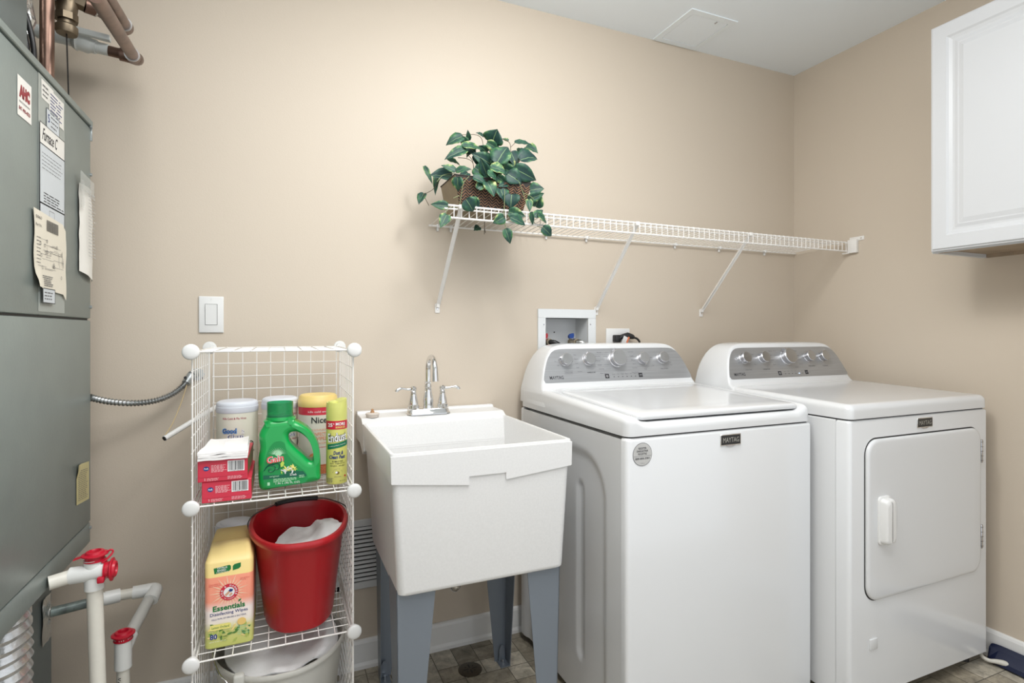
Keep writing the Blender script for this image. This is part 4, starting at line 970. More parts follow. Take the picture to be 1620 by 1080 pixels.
def wipes_pack(loc, rz, label):
    r = thing('wipes_pack', (0, 0, 0), label, 'wipes pack', 'yellow wipes packs')
    mb = MB(); W, D, Hh = .108, .098, .213
    def rr_(z, i, y0=0): return [(a, b, z) for a, b in rrect(-W/2+i, W/2-i, y0, D-i, .013-i*.3, 4)]
    mb.loft([rr_(.0, .003, .003), rr_(.003, 0), rr_(Hh-.005, 0), rr_(Hh-.001, .0015, .002), rr_(Hh+.012, .006, .022), rr_(Hh+.020, .009, .040), rr_(Hh+.022, .013, .048)], M_PACK)
    mb.build('carton', r)
    mb = MB(); f, f2, f3 = (lambda x, y: (x, -.0004, y)), (lambda x, y: (x, -.0008, y)), (lambda x, y: (x, -.0012, y))
    patch(mb, [(-.032, .184), (.000, .187), (.004, .191), (.004, .199), (.001, .202), (-.034, .198)], M_SIGN, f); patch(mb, [(.008, .187), (.022, .190), (.026, .194), (.026, .204), (.012, .202), (.008, .198)], M_SIGN, f)
    text(mb, 'CITRUS\nBASED', .022, .010, M_WHITEINK, f2, bold=.02, cx=-.015, cy=.1945); text(mb, 'DISINFECTION', .026, .0025, M_WHITEINK, f2, cx=-.015, cy=.187)
    cx_, cy_ = 0, .135
    for k in range(26):
        a = 2*PI*k/26; l = .045 if k % 2 else .034; wv = .0022
        mb.add([f(cx_-math.sin(a)*wv*.2+math.cos(a)*.012, cy_+math.cos(a)*wv*.2+math.sin(a)*.012), f(cx_+math.cos(a)*l*.6-math.sin(a)*wv*.6, cy_+math.sin(a)*l*.6+math.cos(a)*wv*.6), f(cx_+math.cos(a)*l, cy_+math.sin(a)*l), f(cx_+math.cos(a)*l*.6+math.sin(a)*wv*.6, cy_+math.sin(a)*l*.6-math.cos(a)*wv*.6)], [[0, 1, 2, 3]], mat('ink_ray', srgb(246, 210, 180), .5))
    patch(mb, disc(cx_, cy_, .0205), M_AHRED, f2); patch(mb, disc(cx_, cy_, .0125), M_WHITEINK, f3)
    for s, r_, a0, a1 in (('ARM & HAMMER', .0165, 205, -25), ('THE STANDARD', .0165, 230, 310)):
        for i, ch in enumerate(s):
            if ch == ' ': continue
            a = math.radians(a0+(a1-a0)*i/(len(s)-1)); text(mb, ch, None, .0042 if r_ and a0 == 205 else .002, M_WHITEINK, f3, bold=.03, cx=cx_+r_*math.cos(a), cy=cy_+r_*math.sin(a), rot=a-PI/2 if a0 == 205 else a+PI/2)
    f4 = lambda x, y: (x, -.0016, y)
    patch(mb, [(-.010, .130), (-.006, .126), (.003, .135), (.000, .139)], mat('ink_skin', srgb(214, 160, 130), .5), f4); patch(mb, [(-.001, .1275), (.003, .1245), (.008, .1300), (.005, .134)], mat('ink_skin', srgb(214, 160, 130), .5), f4)
    patch(mb, [(-.002, .138), (.002, .143), (.009, .141), (.007, .136), (.002, .135)], M_NAVY, f4)
    text(mb, 'Essentials', .071, .0135, M_SIGN, f2, bold=.03, cx=0, cy=.099, rot=.02); patch(mb, [(.020, .107), (.026, .110), (.027, .115), (.021, .112)], M_SIGN, f2)
    text(mb, 'Disinfecting Wipes', .083, .010, M_NAVY, f2, bold=.008, cx=0, cy=.084, rot=.02)
    text(mb, 'KILLS 99.9% OF VIRUSES & BACTERIA', .076, .004, M_NAVY, f2, cx=0, cy=.073, rot=.02)
    text(mb, 'Cleans Without\nHarsh Chemicals', .026, .007, M_AHRED, f2, cx=-.031, cy=.157); text(mb, 'Cuts & Shines\nCleaning', .022, .007, M_AHRED, f2, cx=.035, cy=.163)
    rnd = random.Random(5)
    for q in range(46):
        x = max(-W/2+.012, min(W/2-.012, rnd.uniform(-.05, .05))); y = rnd.uniform(.010, .050)+.012*abs(x)/.05; l = rnd.uniform(.005, .010); a = rnd.uniform(0, PI)
        mb.add([(x+math.cos(a)*u*l-math.sin(a)*v*l*.4, -.0004-.00002*q, max(.004, y+math.sin(a)*u*l+math.cos(a)*v*l*.4)) for u, v in ((-1, 0), (-.3, .9), (.4, .8), (1, 0), (.4, -.8), (-.3, -.9))], [list(range(6))], rnd.choice((M_GRNL, M_GRNL, M_LEAFD, M_YBOX)))
    f5 = lambda x, y: (x, -.0020, y)
    patch(mb, disc(.028, .058, .010, .009, 20), mat('ink_lemon', srgb(236, 200, 120), .5), f4)
    patch(mb, rrect(-.042, .004, .046, .060, .005, 4), M_YEL, f4); text(mb, 'Lemon Orchard', .038, .006, M_SIGN, f5, cx=-.019, cy=.053)
    for fn, b_, m_ in ((f4, .08, M_WHITEINK), (f5, .03, M_NAVY)): text(mb, '80', .016, .013, m_, fn, bold=b_, cx=-.034, cy=.031)
    text(mb, 'WET WIPES', .018, .003, M_INK, f4, cx=-.013, cy=.028); text(mb, 'NET WT 18 OZ (1 LB 2 OZ)', .036, .003, M_WHITEINK, f4, cx=-.025, cy=.018)
    for y in (.046, .040, .034, .028): text(mb, 'FREE OF HARSH', .026, .004, M_BUR, f4, cx=.032, cy=y)
    mb.build('front_print', r); r.location = loc; return r
wp = wipes_pack((-.1145, 1.520, ZM), 0, 'yellow and salmon disinfecting wipes pack at the front of the middle shelf')
dup(wp, (-.1145, 1.624, ZM), 0, 'yellow wipes pack hidden behind the matching pack on the middle shelf')
r = thing('wipes_tub', (-.118, 1.778, ZM), 'white wipes tub with a flat lid at the back of the middle shelf', 'tub')
mb = MB(); mb.lathe([(.048, 0), (.050, .003), (.050, .205)], mat('tub_white', (.72, .72, .70), .4), (-.118, 1.778, ZM), n=36); mb.build('tub_body', r)
mb = MB(); mb.lathe([(.052, .200), (.0525, .218), (.049, .226), (.040, .227), (.038, .2295), (.001, .230)], M_LIDW, (-.118, 1.778, ZM), n=36); mb.build('lid', r)
# red bucket
M_RED = mat('bucket_red', srgb(172, 22, 32), 0.35, coat=.15, bump=.06, bump_scale=400)
bk = thing('bucket', (.05, 1.6, ZM), 'red plastic oval bucket holding a white cloth, on the middle wire shelf', 'bucket')
def bring(cx, cy, rx, ry, z, tz=0.0, n=56, p=2.6):
    out = []
    for k in range(n):
        a = 2*PI*k/n; c_, s_ = math.cos(a), math.sin(a)
        x = rx*abs(c_)**(2/p)*(1 if c_ > 0 else -1); y = ry*abs(s_)**(2/p)*(1 if s_ > 0 else -1)
        fr = (1-.16*max(0, -y/ry))   # narrower towards the front
        out.append((cx+x*fr, cy+y, z+tz*y/ry))
    return out
bc = (.052, 1.628); z0 = ZM
rs = [bring(*bc, .080, .105, z0+.000), bring(*bc, .088, .113, z0+.004), bring(*bc, .090, .115, z0+.012), bring(bc[0], bc[1]-.004, .118, .147, z0+.238, .010), bring(bc[0], bc[1]-.004, .119, .148, z0+.240, .010),
      bring(bc[0], bc[1]-.004, .1265, .155, z0+.240, .010), bring(bc[0], bc[1]-.004, .129, .157, z0+.244, .010), bring(bc[0], bc[1]-.004, .129, .157, z0+.254, .011), bring(bc[0], bc[1]-.004, .1265, .155, z0+.258, .011), bring(bc[0], bc[1]-.004, .118, .147, z0+.258, .011),
      bring(bc[0], bc[1]-.004, .116, .145, z0+.254, .010), bring(bc[0], bc[1]-.004, .115, .144, z0+.236, .010), bring(*bc, .088, .113, z0+.016), bring(*bc, .080, .105, z0+.006)]
mb = MB(); mb.loft(rs, M_RED); mb.build('bucket_body', bk)
mb = MB(); zr = z0+.262
bail = smooth_path([(bc[0]-.128, 1.635, zr-.018), (bc[0]-.130, 1.650, zr-.002), (bc[0]-.115, 1.70, zr+.004), (bc[0]-.070, 1.745, zr+.0085), (bc[0]-.045, 1.762, zr+.0105), (bc[0], 1.770, zr+.012), (bc[0]+.055, 1.762, zr+.0115), (bc[0]+.085, 1.745, zr+.0095), (bc[0]+.118, 1.70, zr+.005), (bc[0]+.131, 1.660, zr), (bc[0]+.128, 1.640, zr-.018)], 6)
mb.tube(bail, .0017, mat('dark_wire', (.08, .08, .08), .4, metal=.6), 8); hd = mb.build('handle', bk)
mb = MB(); sel = bail[20:37]; mb.tube(sel, .0068, M_BLACK, 12); mb.build('grip', hd)
# cloth lump in the bucket
def cloth(name, parent, cx, cy, rx, ry, z, amp, m, seed=0, n=26, fn=None, thick=.004):
    vs = []; fs = []
    for j in range(n+1):
        for i in range(n+1):
            u, v = -1+2*i/n, -1+2*j/n
            x = cx+rx*u*math.sqrt(1-v*v/2); y = cy+ry*v*math.sqrt(1-u*u/2)
            h = noise.noise(Vector((x*18+seed, y*18, seed)))*amp+noise.noise(Vector((x*45, y*45, seed)))*amp*.35
            vs.append((x, y, z+h+(fn(u, v) if fn else 0)))
    N = len(vs); vs += [(a, b, c-thick) for a, b, c in vs]
    for j in range(n):
        for i in range(n):
            a = j*(n+1)+i; fs += [[a, a+1, a+n+2, a+n+1], [N+a+n+1, N+a+n+2, N+a+1, N+a]]
    for i in range(n): fs += [[i+1, i, N+i, N+i+1], [n*(n+1)+i, n*(n+1)+i+1, N+n*(n+1)+i+1, N+n*(n+1)+i]]
    for j in range(n): a, b = j*(n+1), (j+1)*(n+1); fs += [[a, b, N+b, N+a], [b+n, a+n, N+a+n, N+b+n]]
    mb = MB(); mb.add(vs, fs, m, True); return mb.build(name, parent)
M_CLOTH = mat('white_terry', (0.76, 0.76, 0.76), 0.9, bump=.6, bump_scale=520)
c = cloth('cloth', None, .075, 1.62, .088, .112, z0+.190, .014, M_CLOTH, 3, fn=lambda u, v: .030*sstep(-.6, .8, u)*sstep(1.2, -.2, abs(v+.1))+.012*v+.02*sstep(.1, .5, u))
tag(c, 'white terry cloth crumpled inside the red bucket', 'cloth')

# ---------------------------------------------------------------- bottom shelf: white basin with towel
M_MILK = mat('milky_plastic', (0.72, 0.71, 0.66), 0.35, trans=.25, ior=1.2)
bs = thing('plastic_tub', (.005, 1.66, ZB), 'milky white plastic tub with wire handle, on the bottom wire shelf', 'tub')
bc = (.005, 1.652); z0 = ZB
rs = [bring(*bc, .125, .125, z0, p=2.2), bring(*bc, .130, .130, z0+.005, p=2.2), bring(*bc, .165, .158, z0+.272, p=2.2), bring(*bc, .170, .163, z0+.274, p=2.2), bring(*bc, .172, .165, z0+.280, p=2.2), bring(*bc, .170, .163, z0+.286, p=2.2),
      bring(*bc, .164, .157, z0+.286, p=2.2), bring(*bc, .162, .155, z0+.28, p=2.2), bring(*bc, .128, .128, z0+.008, p=2.2)]
mb = MB(); mb.loft(rs, M_MILK); mb.build('tub_body', bs)
mb = MB(); mb.box(-.105, -.080, 1.500, 1.522, z0+.262, z0+.300, M_MILK, .006, 3); mb.build('handle_lug', bs)
mb = MB(); mb.tube(smooth_path([(-.168, 1.66, z0+.335), (-.158, 1.59, z0+.318), (-.138, 1.53, z0+.300), (-.118, 1.505, z0+.286), (-.122, 1.496, z0+.272), (-.108, 1.492, z0+.268), (-.092, 1.496, z0+.276)], 6), .0028, M_CHROME, 10); mb.build('wire_handle', bs)
tw = cloth('towel', None, .01, 1.65, .145, .135, z0+.275, .008, M_CLOTH, 7, n=30, fn=lambda u, v: .036*sstep(-.9, .9, v)+.014*sstep(.2, .9, u)-.03*sstep(.75, 1.0, u))
tag(tw, 'white terry towel heaped in the milky plastic tub on the bottom shelf', 'towel')
# ---------------------------------------------------------------- furnace
M_FURN = mat('furnace_paint', (0.235, 0.275, 0.265), 0.40, metal=0.25, noise_amt=0.06, noise_scale=9, bump=.10, bump_scale=140)
M_FDK = mat('plenum_steel', (0.17, 0.20, 0.20), 0.42, metal=.35, noise_amt=0.08, noise_scale=7)
M_GALV = mat('galvanised', (0.42, 0.45, 0.46), 0.35, metal=.7)
FX, FYb, FYf = -.467, 1.797, .75
fu = thing('furnace', (-.75, 1.3, .60), 'tall grey-green metal furnace cabinet with paper labels, at the left edge', 'furnace')
mb = MB(); mb.box(-1.05, FX, FYf, FYb, .660, 1.199, M_FURN, .004, 2); mb.build('lower_panel', fu)
mb = MB(); mb.box(-1.05, FX, FYf, FYb, 1.204, 1.716, M_FURN, .004, 2); mb.build('upper_panel', fu)
mb = MB(); mb.box(-1.045, FX-.006, FYf+.005, FYb-.006, .62, 1.72, M_GAP); mb.build('inner_frame', fu)
mb = MB(); mb.box(-1.05, FX-.001, FYf, FYb, .604, .6575, M_FURN, .003, 2); mb.build('bottom_rail', fu)
mb = MB(); mb.box(-1.05, FX+.004, FYf, FYb+.004, 1.7185, 1.736, M_FURN, .002, 1); mb.build('top_rail', fu)
mb = MB(); mb.box(FX-.02, FX+.003, FYb-.001, FYb+.004, 1.682, 1.722, M_GALV, .001, 1); mb.cyl((FX+.0025, FYb-.012, 1.716), .004, .004, M_GALV, 'x', 10); mb.build('corner_clip', fu)
for yy, zz in ((FYb-.006, 1.420), (FYb-.006, 1.235), (FYb-.010, .645), (FYb-.004, 1.59)):
    mb = MB(); mb.cyl((FX, yy, zz), .0045, .004, M_GALV, 'x', 6, smooth=False); mb.build('screw', fu)
# papers on the side: s = y, v = z
def side(off): return lambda y, z: (FX+off, y, z)
M_DECAL = mat('label_strip', (0.33, 0.36, 0.34), .4); M_FPAP = mat('paper_bluish', (0.56, 0.60, 0.63), .55); M_FWHT = mat('paper_white', (0.74, 0.73, 0.69), .6); M_TAN = mat('paper_tan', (0.70, 0.66, 0.56), .7); M_YELP = mat('paper_yellow', (0.56, 0.50, 0.26), .6)
def paper(mb, y0, y1, z0, z1, m, off, skew=0.0):
    mb.add([side(off)(y0, z0), side(off)(y1, z0+skew), side(off)(y1, z1+skew), side(off)(y0, z1)], [[0, 1, 2, 3]], m)
def bord(mb, y0, y1, z0, z1, off, t=.002):
    for a, b, c, d in ((y0, y1, z0, z0+t), (y0, y1, z1-t, z1), (y0, y0+t, z0, z1), (y1-t, y1, z0, z1)): paper(mb, a, b, c, d, M_INK, off)
mb = MB()
paper(mb, 1.447, 1.600, 1.212, 1.715, M_DECAL, .0005)
mb.build('label_strip', fu)
mb = MB(); paper(mb, 1.347, 1.412, 1.590, 1.668, M_FWHT, .0008)
M_LRED = mat('label_red', srgb(140, 40, 50), .5)
f = side(.0012); y0, z0 = 1.353, 1.630
text(mb, 'AHC', .050, .026, M_LRED, f, bold=.09, cx=1.379, cy=1.640); text(mb, 'SERVICE DEPARTMENT', .050, .004, M_INK, f, cx=1.379, cy=1.619); text(mb, '847 498-4020', .052, .008, M_LRED, f, bold=.02, cx=1.379, cy=1.606)
mb.build('service_sticker', fu)
mb = MB(); paper(mb, 1.462, 1.530, 1.668, 1.708, M_FWHT, .0010); paper(mb, 1.503, 1.592, 1.640, 1.703, M_FWHT, .0014)
lines_block(mb, 1.468, 1.500, 1.672, 1.702, 3, M_GREYINK, side(.0018), 1, .3, .01); lines_block(mb, 1.510, 1.586, 1.648, 1.698, 7, M_NAVY, side(.0018), 2, .3, .03); mb.build('instruction_sticker', fu)
mb = MB(); paper(mb, 1.487, 1.562, 1.590, 1.656, M_FPAP, .0018); bord(mb, 1.487, 1.562, 1.590, 1.656, .0021, .0012)
text(mb, '5', None, .018, M_NAVY, side(.0023), cx=1.500, cy=1.636); lines_block(mb, 1.512, 1.556, 1.598, 1.648, 5, M_GREYINK, side(.0022), 3, .25, .01); mb.build('rating_plate', fu)
mb = MB(); paper(mb, 1.449, 1.593, 1.568, 1.614, M_FWHT, .0026); bord(mb, 1.449, 1.593, 1.568, 1.614, .0028, .0015); bord(mb, 1.449, 1.593, 1.442, 1.569, .0028, .0015)
paper(mb, 1.449, 1.593, 1.442, 1.568, M_FPAP, .0025)
text(mb, 'Furnace C', .088, .026, M_INK, side(.0030), bold=.012, shear=.45, cx=1.505, cy=1.592)
lines_block(mb, 1.460, 1.585, 1.515, 1.555, 5, M_GREYINK, side(.0028), 4, .15, .012); lines_block(mb, 1.470, 1.585, 1.446, 1.470, 4, M_INK, side(.0028), 5, .35, .02); mb.build('name_plate', fu)
mb = MB(); paper(mb, 1.449, 1.593, 1.300, 1.441, M_FPAP, .0025); bord(mb, 1.449, 1.593, 1.300, 1.444, .0028, .0025)
bord(mb, 1.500, 1.530, 1.412, 1.434, .0028, .0008); lines_block(mb, 1.465, 1.585, 1.345, 1.385, 5, M_GREYINK, side(.0028), 6, .5, .02); mb.build('warning_plate', fu)
# wiring diagram sheet, slightly curled lower corner
mb = MB(); fs_ = lambda y, z: (FX+.0045+(.010*sstep(1.30, 1.262, z)*sstep(1.47, 1.415, y)), y, z)
vs = [fs_(1.414+.182*i/10+.0025*math.sin(j*.9), 1.262+.162*j/12+(-.012 if i == 10 else 0)-.008*i/10) for j in range(13) for i in range(11)]
mb.add(vs, [[j*11+i, j*11+i+1, (j+1)*11+i+1, (j+1)*11+i] for j in range(12) for i in range(10)], M_TAN, True)
f = lambda y, z: (FX+.0055, y, z)
rnd = random.Random(3)
x = 1.478
while x < 1.545:
    w_ = rnd.choice((.0008, .0014, .0022)); patch(mb, [(x, 1.386), (x+w_, 1.386), (x+w_, 1.410), (x, 1.410)], M_INK, f); x += w_*1.7
text(mb, '5060', .030, .006, M_INK, f, cx=1.436, cy=1.408); text(mb, 'Part No.', .030, .006, M_INK, f, cx=1.436, cy=1.392)
for k in range(26):
    if rnd.random() < .55: a, b = rnd.uniform(1.43, 1.53), rnd.uniform(1.30, 1.37); l = rnd.uniform(.02, .07); patch(mb, [(a, b), (min(a+l, 1.585), b), (min(a+l, 1.585), b+.0006), (a, b+.0006)], M_GREYINK, f)
    else: a, b = rnd.uniform(1.43, 1.58), rnd.uniform(1.30, 1.35); l = rnd.uniform(.01, .04); patch(mb, [(a, b), (a+.0008, b), (a+.0008, b+l), (a, b+l)], M_GREYINK, f)
for k in range(14): a, b = rnd.uniform(1.43, 1.57), rnd.uniform(1.29, 1.37); bordm = disc(a, b, .004, .004, 10); mb.add([f(*p) for p in bordm]+[f(a+(p[0]-a)*.75, b+(p[1]-b)*.75) for p in bordm], [[i, (i+1) % 10, 10+(i+1) % 10, 10+i] for i in range(10)], M_GREYINK)
lines_block(mb, 1.455, 1.515, 1.266, 1.290, 6, M_GREYINK, f, 8, .5, .006); lines_block(mb, 1.425, 1.45, 1.31, 1.37, 8, M_GREYINK, f, 9, .2, .006)
mb.build('wiring_diagram', fu)
mb = MB(); paper(mb, 1.453, 1.521, 1.230, 1.262, M_FPAP, .0065); bord(mb, 1.453, 1.521, 1.230, 1.262, .0068, .0016); lines_block(mb, 1.462, 1.512, 1.236, 1.256, 3, M_GREYINK, side(.0068), 11, .4, .012); mb.build('small_plate', fu)
# taped plastic pouch of papers
mb = MB(); nn = 20; vs = []
for j in range(nn+1):
    for i in range(7):
        y = 1.690+.102*i/6+.006*noise.noise(Vector((j*.3, i, 2))); z = 1.322+.222*j/nn-(.02*(i/6) if j < 3 else 0)
        vs.append((FX+.004+.008*math.sin(PI*i/6)*(1-.3*j/nn)+.003*noise.noise(Vector((i*.9, j*.25, 5))), y, z))
mb.add(vs, [[j*7+i, j*7+i+1, (j+1)*7+i+1, (j+1)*7+i] for j in range(nn) for i in range(6)], M_FWHT, True)
lines_block(mb, 1.72, 1.78, 1.36, 1.53, 20, mat('faint_ink', (.45, .46, .46), .6), lambda y, z: (FX+.0155, y, z), 12, .2, .02)
mb.build('document_pouch', fu)
mb = MB(); tape = mat('clear_tape', (0.55, 0.58, 0.57), .25, alpha=.45)
paper(mb, 1.665, 1.775, 1.528, 1.570, tape, .0135, -.008); paper(mb, 1.675, 1.70, 1.48, 1.55, tape, .0125); mb.build('tape', fu)
mb = MB(); vs = [(FX+.0012+(.005*(1-min(1, (i+6-j)/4)) if j > 4 and i < 2 else 0), 1.680+.098*i/6, .735+.100*j/6-.010*i/6) for j in range(7) for i in range(7)]
mb.add(vs, [[j*7+i, j*7+i+1, (j+1)*7+i+1, (j+1)*7+i] for j in range(6) for i in range(6)], M_YELP)
lines_block(mb, 1.692, 1.768, .742, .820, 16, M_GREYINK, lambda y, z: (FX+.0018, y, z-.010*(y-1.68)/.098), 13, .3, .012); mb.build('yellow_notice', fu)
# duct above and return cabinet below
du = thing('supply_duct', (-.8, 1.1, 1.736), 'dark grey-green sheet metal duct rising from the top of the furnace', 'duct')
mb = MB(); mb.box(-1.05, -.497, .75, 1.485, 1.7362, CZ-.002, M_FDK, .003, 1); mb.build('duct_body', du)
mb = MB(); mb.box(-1.052, -.490, .748, 1.492, 1.7362, 1.752, M_FDK, .001, 1); mb.build('duct_flange', du)
rc = thing('return_cabinet', (-.8, 1.5, 0), 'dark sheet metal return air cabinet under the furnace', 'duct')
mb = MB(); mb.box(-1.05, -.552, 1.50, 1.80, 0, .602, M_FDK, .003, 1); mb.build('cabinet_body', rc)
mb = MB(); fo = mat('foil_tape', (.62, .63, .62), .22, metal=.85, bump=.9, bump_scale=70)
vs = [(-.5475+.004*noise.noise(Vector((i*1.3, j*1.7, 1))), 1.725+.055*i/6+.006*noise.noise(Vector((j, i, 3))), .375+.115*j/8) for j in range(9) for i in range(7)]
mb.add(vs, [[j*7+i, j*7+i+1, (j+1)*7+i+1, (j+1)*7+i] for j in range(8) for i in range(6)], fo, False); mb.build('foil_tape', rc)
fd = thing('flexible_duct', (-.525, 1.435, 0), 'crinkled silver flexible duct standing at the bottom left, below the furnace', 'flexible duct')
mb = MB(); prof = []; z = 0; k = 0
while z < .603: prof.append((.046+(.006 if k % 2 else 0), z)); z += .0125 if k % 2 else .010; k += 1
rings = []
for r_, z in prof:
    ring = []
    for q in range(40):
        a = 2*PI*q/40; rr_ = r_+.0035*noise.noise(Vector((math.cos(a)*2.2, math.sin(a)*2.2, z*22))); ring.append((-.525+rr_*math.cos(a), 1.435+rr_*math.sin(a), min(.603, z+.008*math.sin(a+.5)+.008)))
    rings.append(ring)
mb.loft(rings, mat('silver_foil', (.60, .60, .60), .22, metal=.8, noise_amt=.12, noise_scale=12, bump=.8, bump_scale=45)); mb.build('duct_hose', fd)

# ---------------------------------------------------------------- copper and valve pipework above the furnace
M_COP = mat('aged_copper', (0.185, 0.115, 0.088), 0.36, metal=.8, noise_amt=.35, noise_scale=16); M_SOLD = mat('solder', (.55, .54, .52), .3, metal=.9)
M_BRZ = mat('valve_bronze', (0.20, 0.16, 0.11), 0.42, metal=.8, noise_amt=.2, noise_scale=30); M_WPIPE = mat('painted_pipe', (0.62, 0.65, 0.64), .4, noise_amt=.10, noise_scale=14)
gl = thing('copper_pipework', (-.5, 1.6, 1.736), 'aged copper gas and water pipes rising behind the furnace top, upper left', 'pipes')
mb = MB(); mb.tube([(-.501, 1.605, 1.740), (-.501, 1.605, 2.44)], .0140, M_COP, 18); mb.build('riser_pipe', gl)
mb = MB(); mb.cyl((-.501, 1.605, 1.958), .0175, .052, M_COP, 'z', 18); mb.cyl((-.501, 1.605, 1.955), .0185, .006, M_SOLD, 'z', 18); mb.tube([(-.501, 1.605, 1.985), (-.60, 1.605, 1.985)], .0125, M_COP, 16); mb.tube([(-.501, 1.605, 1.985), (-.465, 1.615, 1.985)], .0175, M_COP, 16); mb.build('tee_fitting', gl)
# valve body
mb = MB(); vx, vy, vz = -.480, 1.66, 1.990
mb.tube([(vx-.035, vy-.02, vz+.005), (vx+.012, vy, vz-.001)], .022, M_BRZ, 16); mb.tube([(vx+.01, vy, vz), (vx+.036, vy+.008, vz-.006)], .0205, M_BRZ, 8, smooth=False)
mb.cyl((vx, vy, vz-.048), .020, .05, M_BRZ, 'z', 18, r2=.026); mb.cyl((vx, vy, vz-.060), .024, .016, M_BRZ, 'z', 8, smooth=False); mb.cyl((vx, vy, vz-.076), .019, .018, M_BRZ, 'z', 18, r2=.017)
mb.lathe([(.021, 0), (.023, .006), (.023, .018), (.019, .022)], M_BRZ, (vx, vy, vz-.092), n=20); mb.lathe([(.024, 0), (.030, .02), (.024, .055), (.014, .08)], M_BRZ, (vx+.008, vy, vz+.01), n=18); mb.build('valve_body', gl)
mb = MB(); mb.cyl((vx-.004, vy-.022, vz+.010), .010, .020, M_GALV, '-y', 6, smooth=False); mb.tube([(vx-.026, vy-.038, vz+.022), (vx+.008, vy-.036, vz+.006)], .006, M_GALV, 8); mb.tube([(vx+.006, vy-.036, vz+.008), (vx+.034, vy-.03, vz-.004)], .0085, mat('cream_grip', (.52, .46, .30), .5), 10); mb.build('valve_lever', gl)
mb = MB(); mb.tube([(vx+.034, vy+.008, vz-.008), (vx+.054, vy+.018, vz-.008)], .0180, M_COP, 16); mb.tube([(vx+.053, vy+.017, vz-.0080), (vx+.056, vy+.019, vz-.0080)], .0188, M_SOLD, 16); mb.tube([(vx+.055, vy+.02, vz-.008), (vx+.068, vy+.150, vz+.030)], .0140, M_COP, 16); mb.build('branch_pipe', gl)
# diagonal pipes coming off elbows
for A, B, rr_ in (((-.3720, 1.800, 1.930), (-.332, 1.30, 1.826), .0150), ((-.3950, 1.825, 2.022), (-.352, 1.30, 1.895), .0150)):
    mb = MB(); A, B = Vector(A), Vector(B); d = (B-A).normalized()
    mb.tube([A, B], rr_, M_COP, 18); mb.tube([A-d*.012, A+d*.022], rr_+.003, M_COP, 18); mb.tube([A+d*.020, A+d*.024], rr_+.0035, M_SOLD, 18)
    mb.build('slanting_pipe', gl)
mb = MB(); el = smooth_path([(-.414, 1.852, 1.952), (-.391, 1.853, 1.950), (-.375, 1.847, 1.944), (-.370, 1.825, 1.936), (-.3720, 1.800, 1.930)], 5); mb.tube(el, .0175, M_COP, 16); mb.tube([(-.450, 1.852, 1.957), (-.41, 1.852, 1.953)], .0140, M_COP, 16); mb.build('elbow', gl)
mb = MB(); mb.tube(smooth_path([(-.425, 1.850, 2.020), (-.405, 1.850, 2.024), (-.396, 1.842, 2.0255), (-.395, 1.820, 2.021)], 5), .0170, M_COP, 16); mb.build('elbow', gl)
wp_ = thing('shutoff_valve_pipe', (-.5, 1.852, 1.95), 'white painted pipe with lever shutoff valve, near the wall at upper left', 'pipe')
mb = MB(); mb.tube([(-.70, 1.852, 1.985), (-.545, 1.852, 1.972)], .0145, M_WPIPE, 16); mb.tube([(-.60, 1.852, 1.977), (-.515, 1.852, 1.969)], .0175, M_WPIPE, 16); mb.tube([(-.468, 1.852, 1.960), (-.440, 1.852, 1.957)], .0155, M_WPIPE, 16); mb.build('pipe', wp_)
mb = MB(); mb.tube([(-.520, 1.852, 1.968), (-.512, 1.852, 1.967), (-.506, 1.852, 1.966), (-.488, 1.852, 1.963), (-.478, 1.852, 1.962), (-.468, 1.852, 1.960)], 0, M_WPIPE, 16, rr=[.020, .024, .021, .023, .019, .019]); mb.cyl((-.512, 1.838, 1.970), .006, .03, M_GALV, '-y', 8); mb.build('valve_body', wp_)
mb = MB(); mb.cyl((-.512, 1.828, 1.985), .0125, .010, M_GALV, '-y', 6, smooth=False); mb.cyl((-.512, 1.818, 1.985), .006, .005, M_GALV, '-y', 10); mb.loft([[(-.505, 1.815, 1.992), (-.505, 1.826, 1.992), (-.505, 1.826, 1.976), (-.505, 1.815, 1.976)], [(-.43, 1.815, 1.984), (-.43, 1.832, 1.984), (-.43, 1.832, 1.970), (-.43, 1.815, 1.970)]], M_WPIPE, smooth=False); mb.build('lever', wp_)
ch = MB(); a, b = Vector((-.4800, 1.660, 1.898)), Vector((-.4765, 1.662, 1.745))
for k in range(50):
    p = a.lerp(b, k/49); ch.lathe([(.0006, -.0016), (.0018, -.0007), (.0018, .0007), (.0006, .0016)], M_BLACK, tuple(p), n=6)
c = ch.build('bead_chain', None, loc=tuple(a)); tag(c, 'thin dark bead chain hanging from the bronze valve above the furnace', 'chain')
fw = thing('foil_wrap', (-.53, 1.56, 1.74), 'crumpled silver foil insulation and dark hoses behind the furnace top corner', 'insulation')
mb = MB(); rings = []
for j in range(14):
    z = 1.74+.30*j/13; rings.append([(-.548+(.030+.010*noise.noise(Vector((math.cos(q*PI/12)*2, math.sin(q*PI/12)*2, z*30))))*math.cos(q*PI/12), 1.575+(.030+.010*noise.noise(Vector((q, 1, z*30))))*math.sin(q*PI/12), z) for q in range(24)])
mb.loft(rings, fo, smooth=False); mb.build('foil_sleeve', fw)
for dx in (0, .012):
    mb = MB(); mb.tube(smooth_path([(-.545+dx, 1.53, 1.98), (-.538+dx, 1.535, 1.90), (-.527+dx, 1.54, 1.86), (-.518+dx, 1.545, 1.80), (-.52+dx, 1.55, 1.738)], 5), .0055, M_BLACK, 10); mb.build('black_hose', fw)

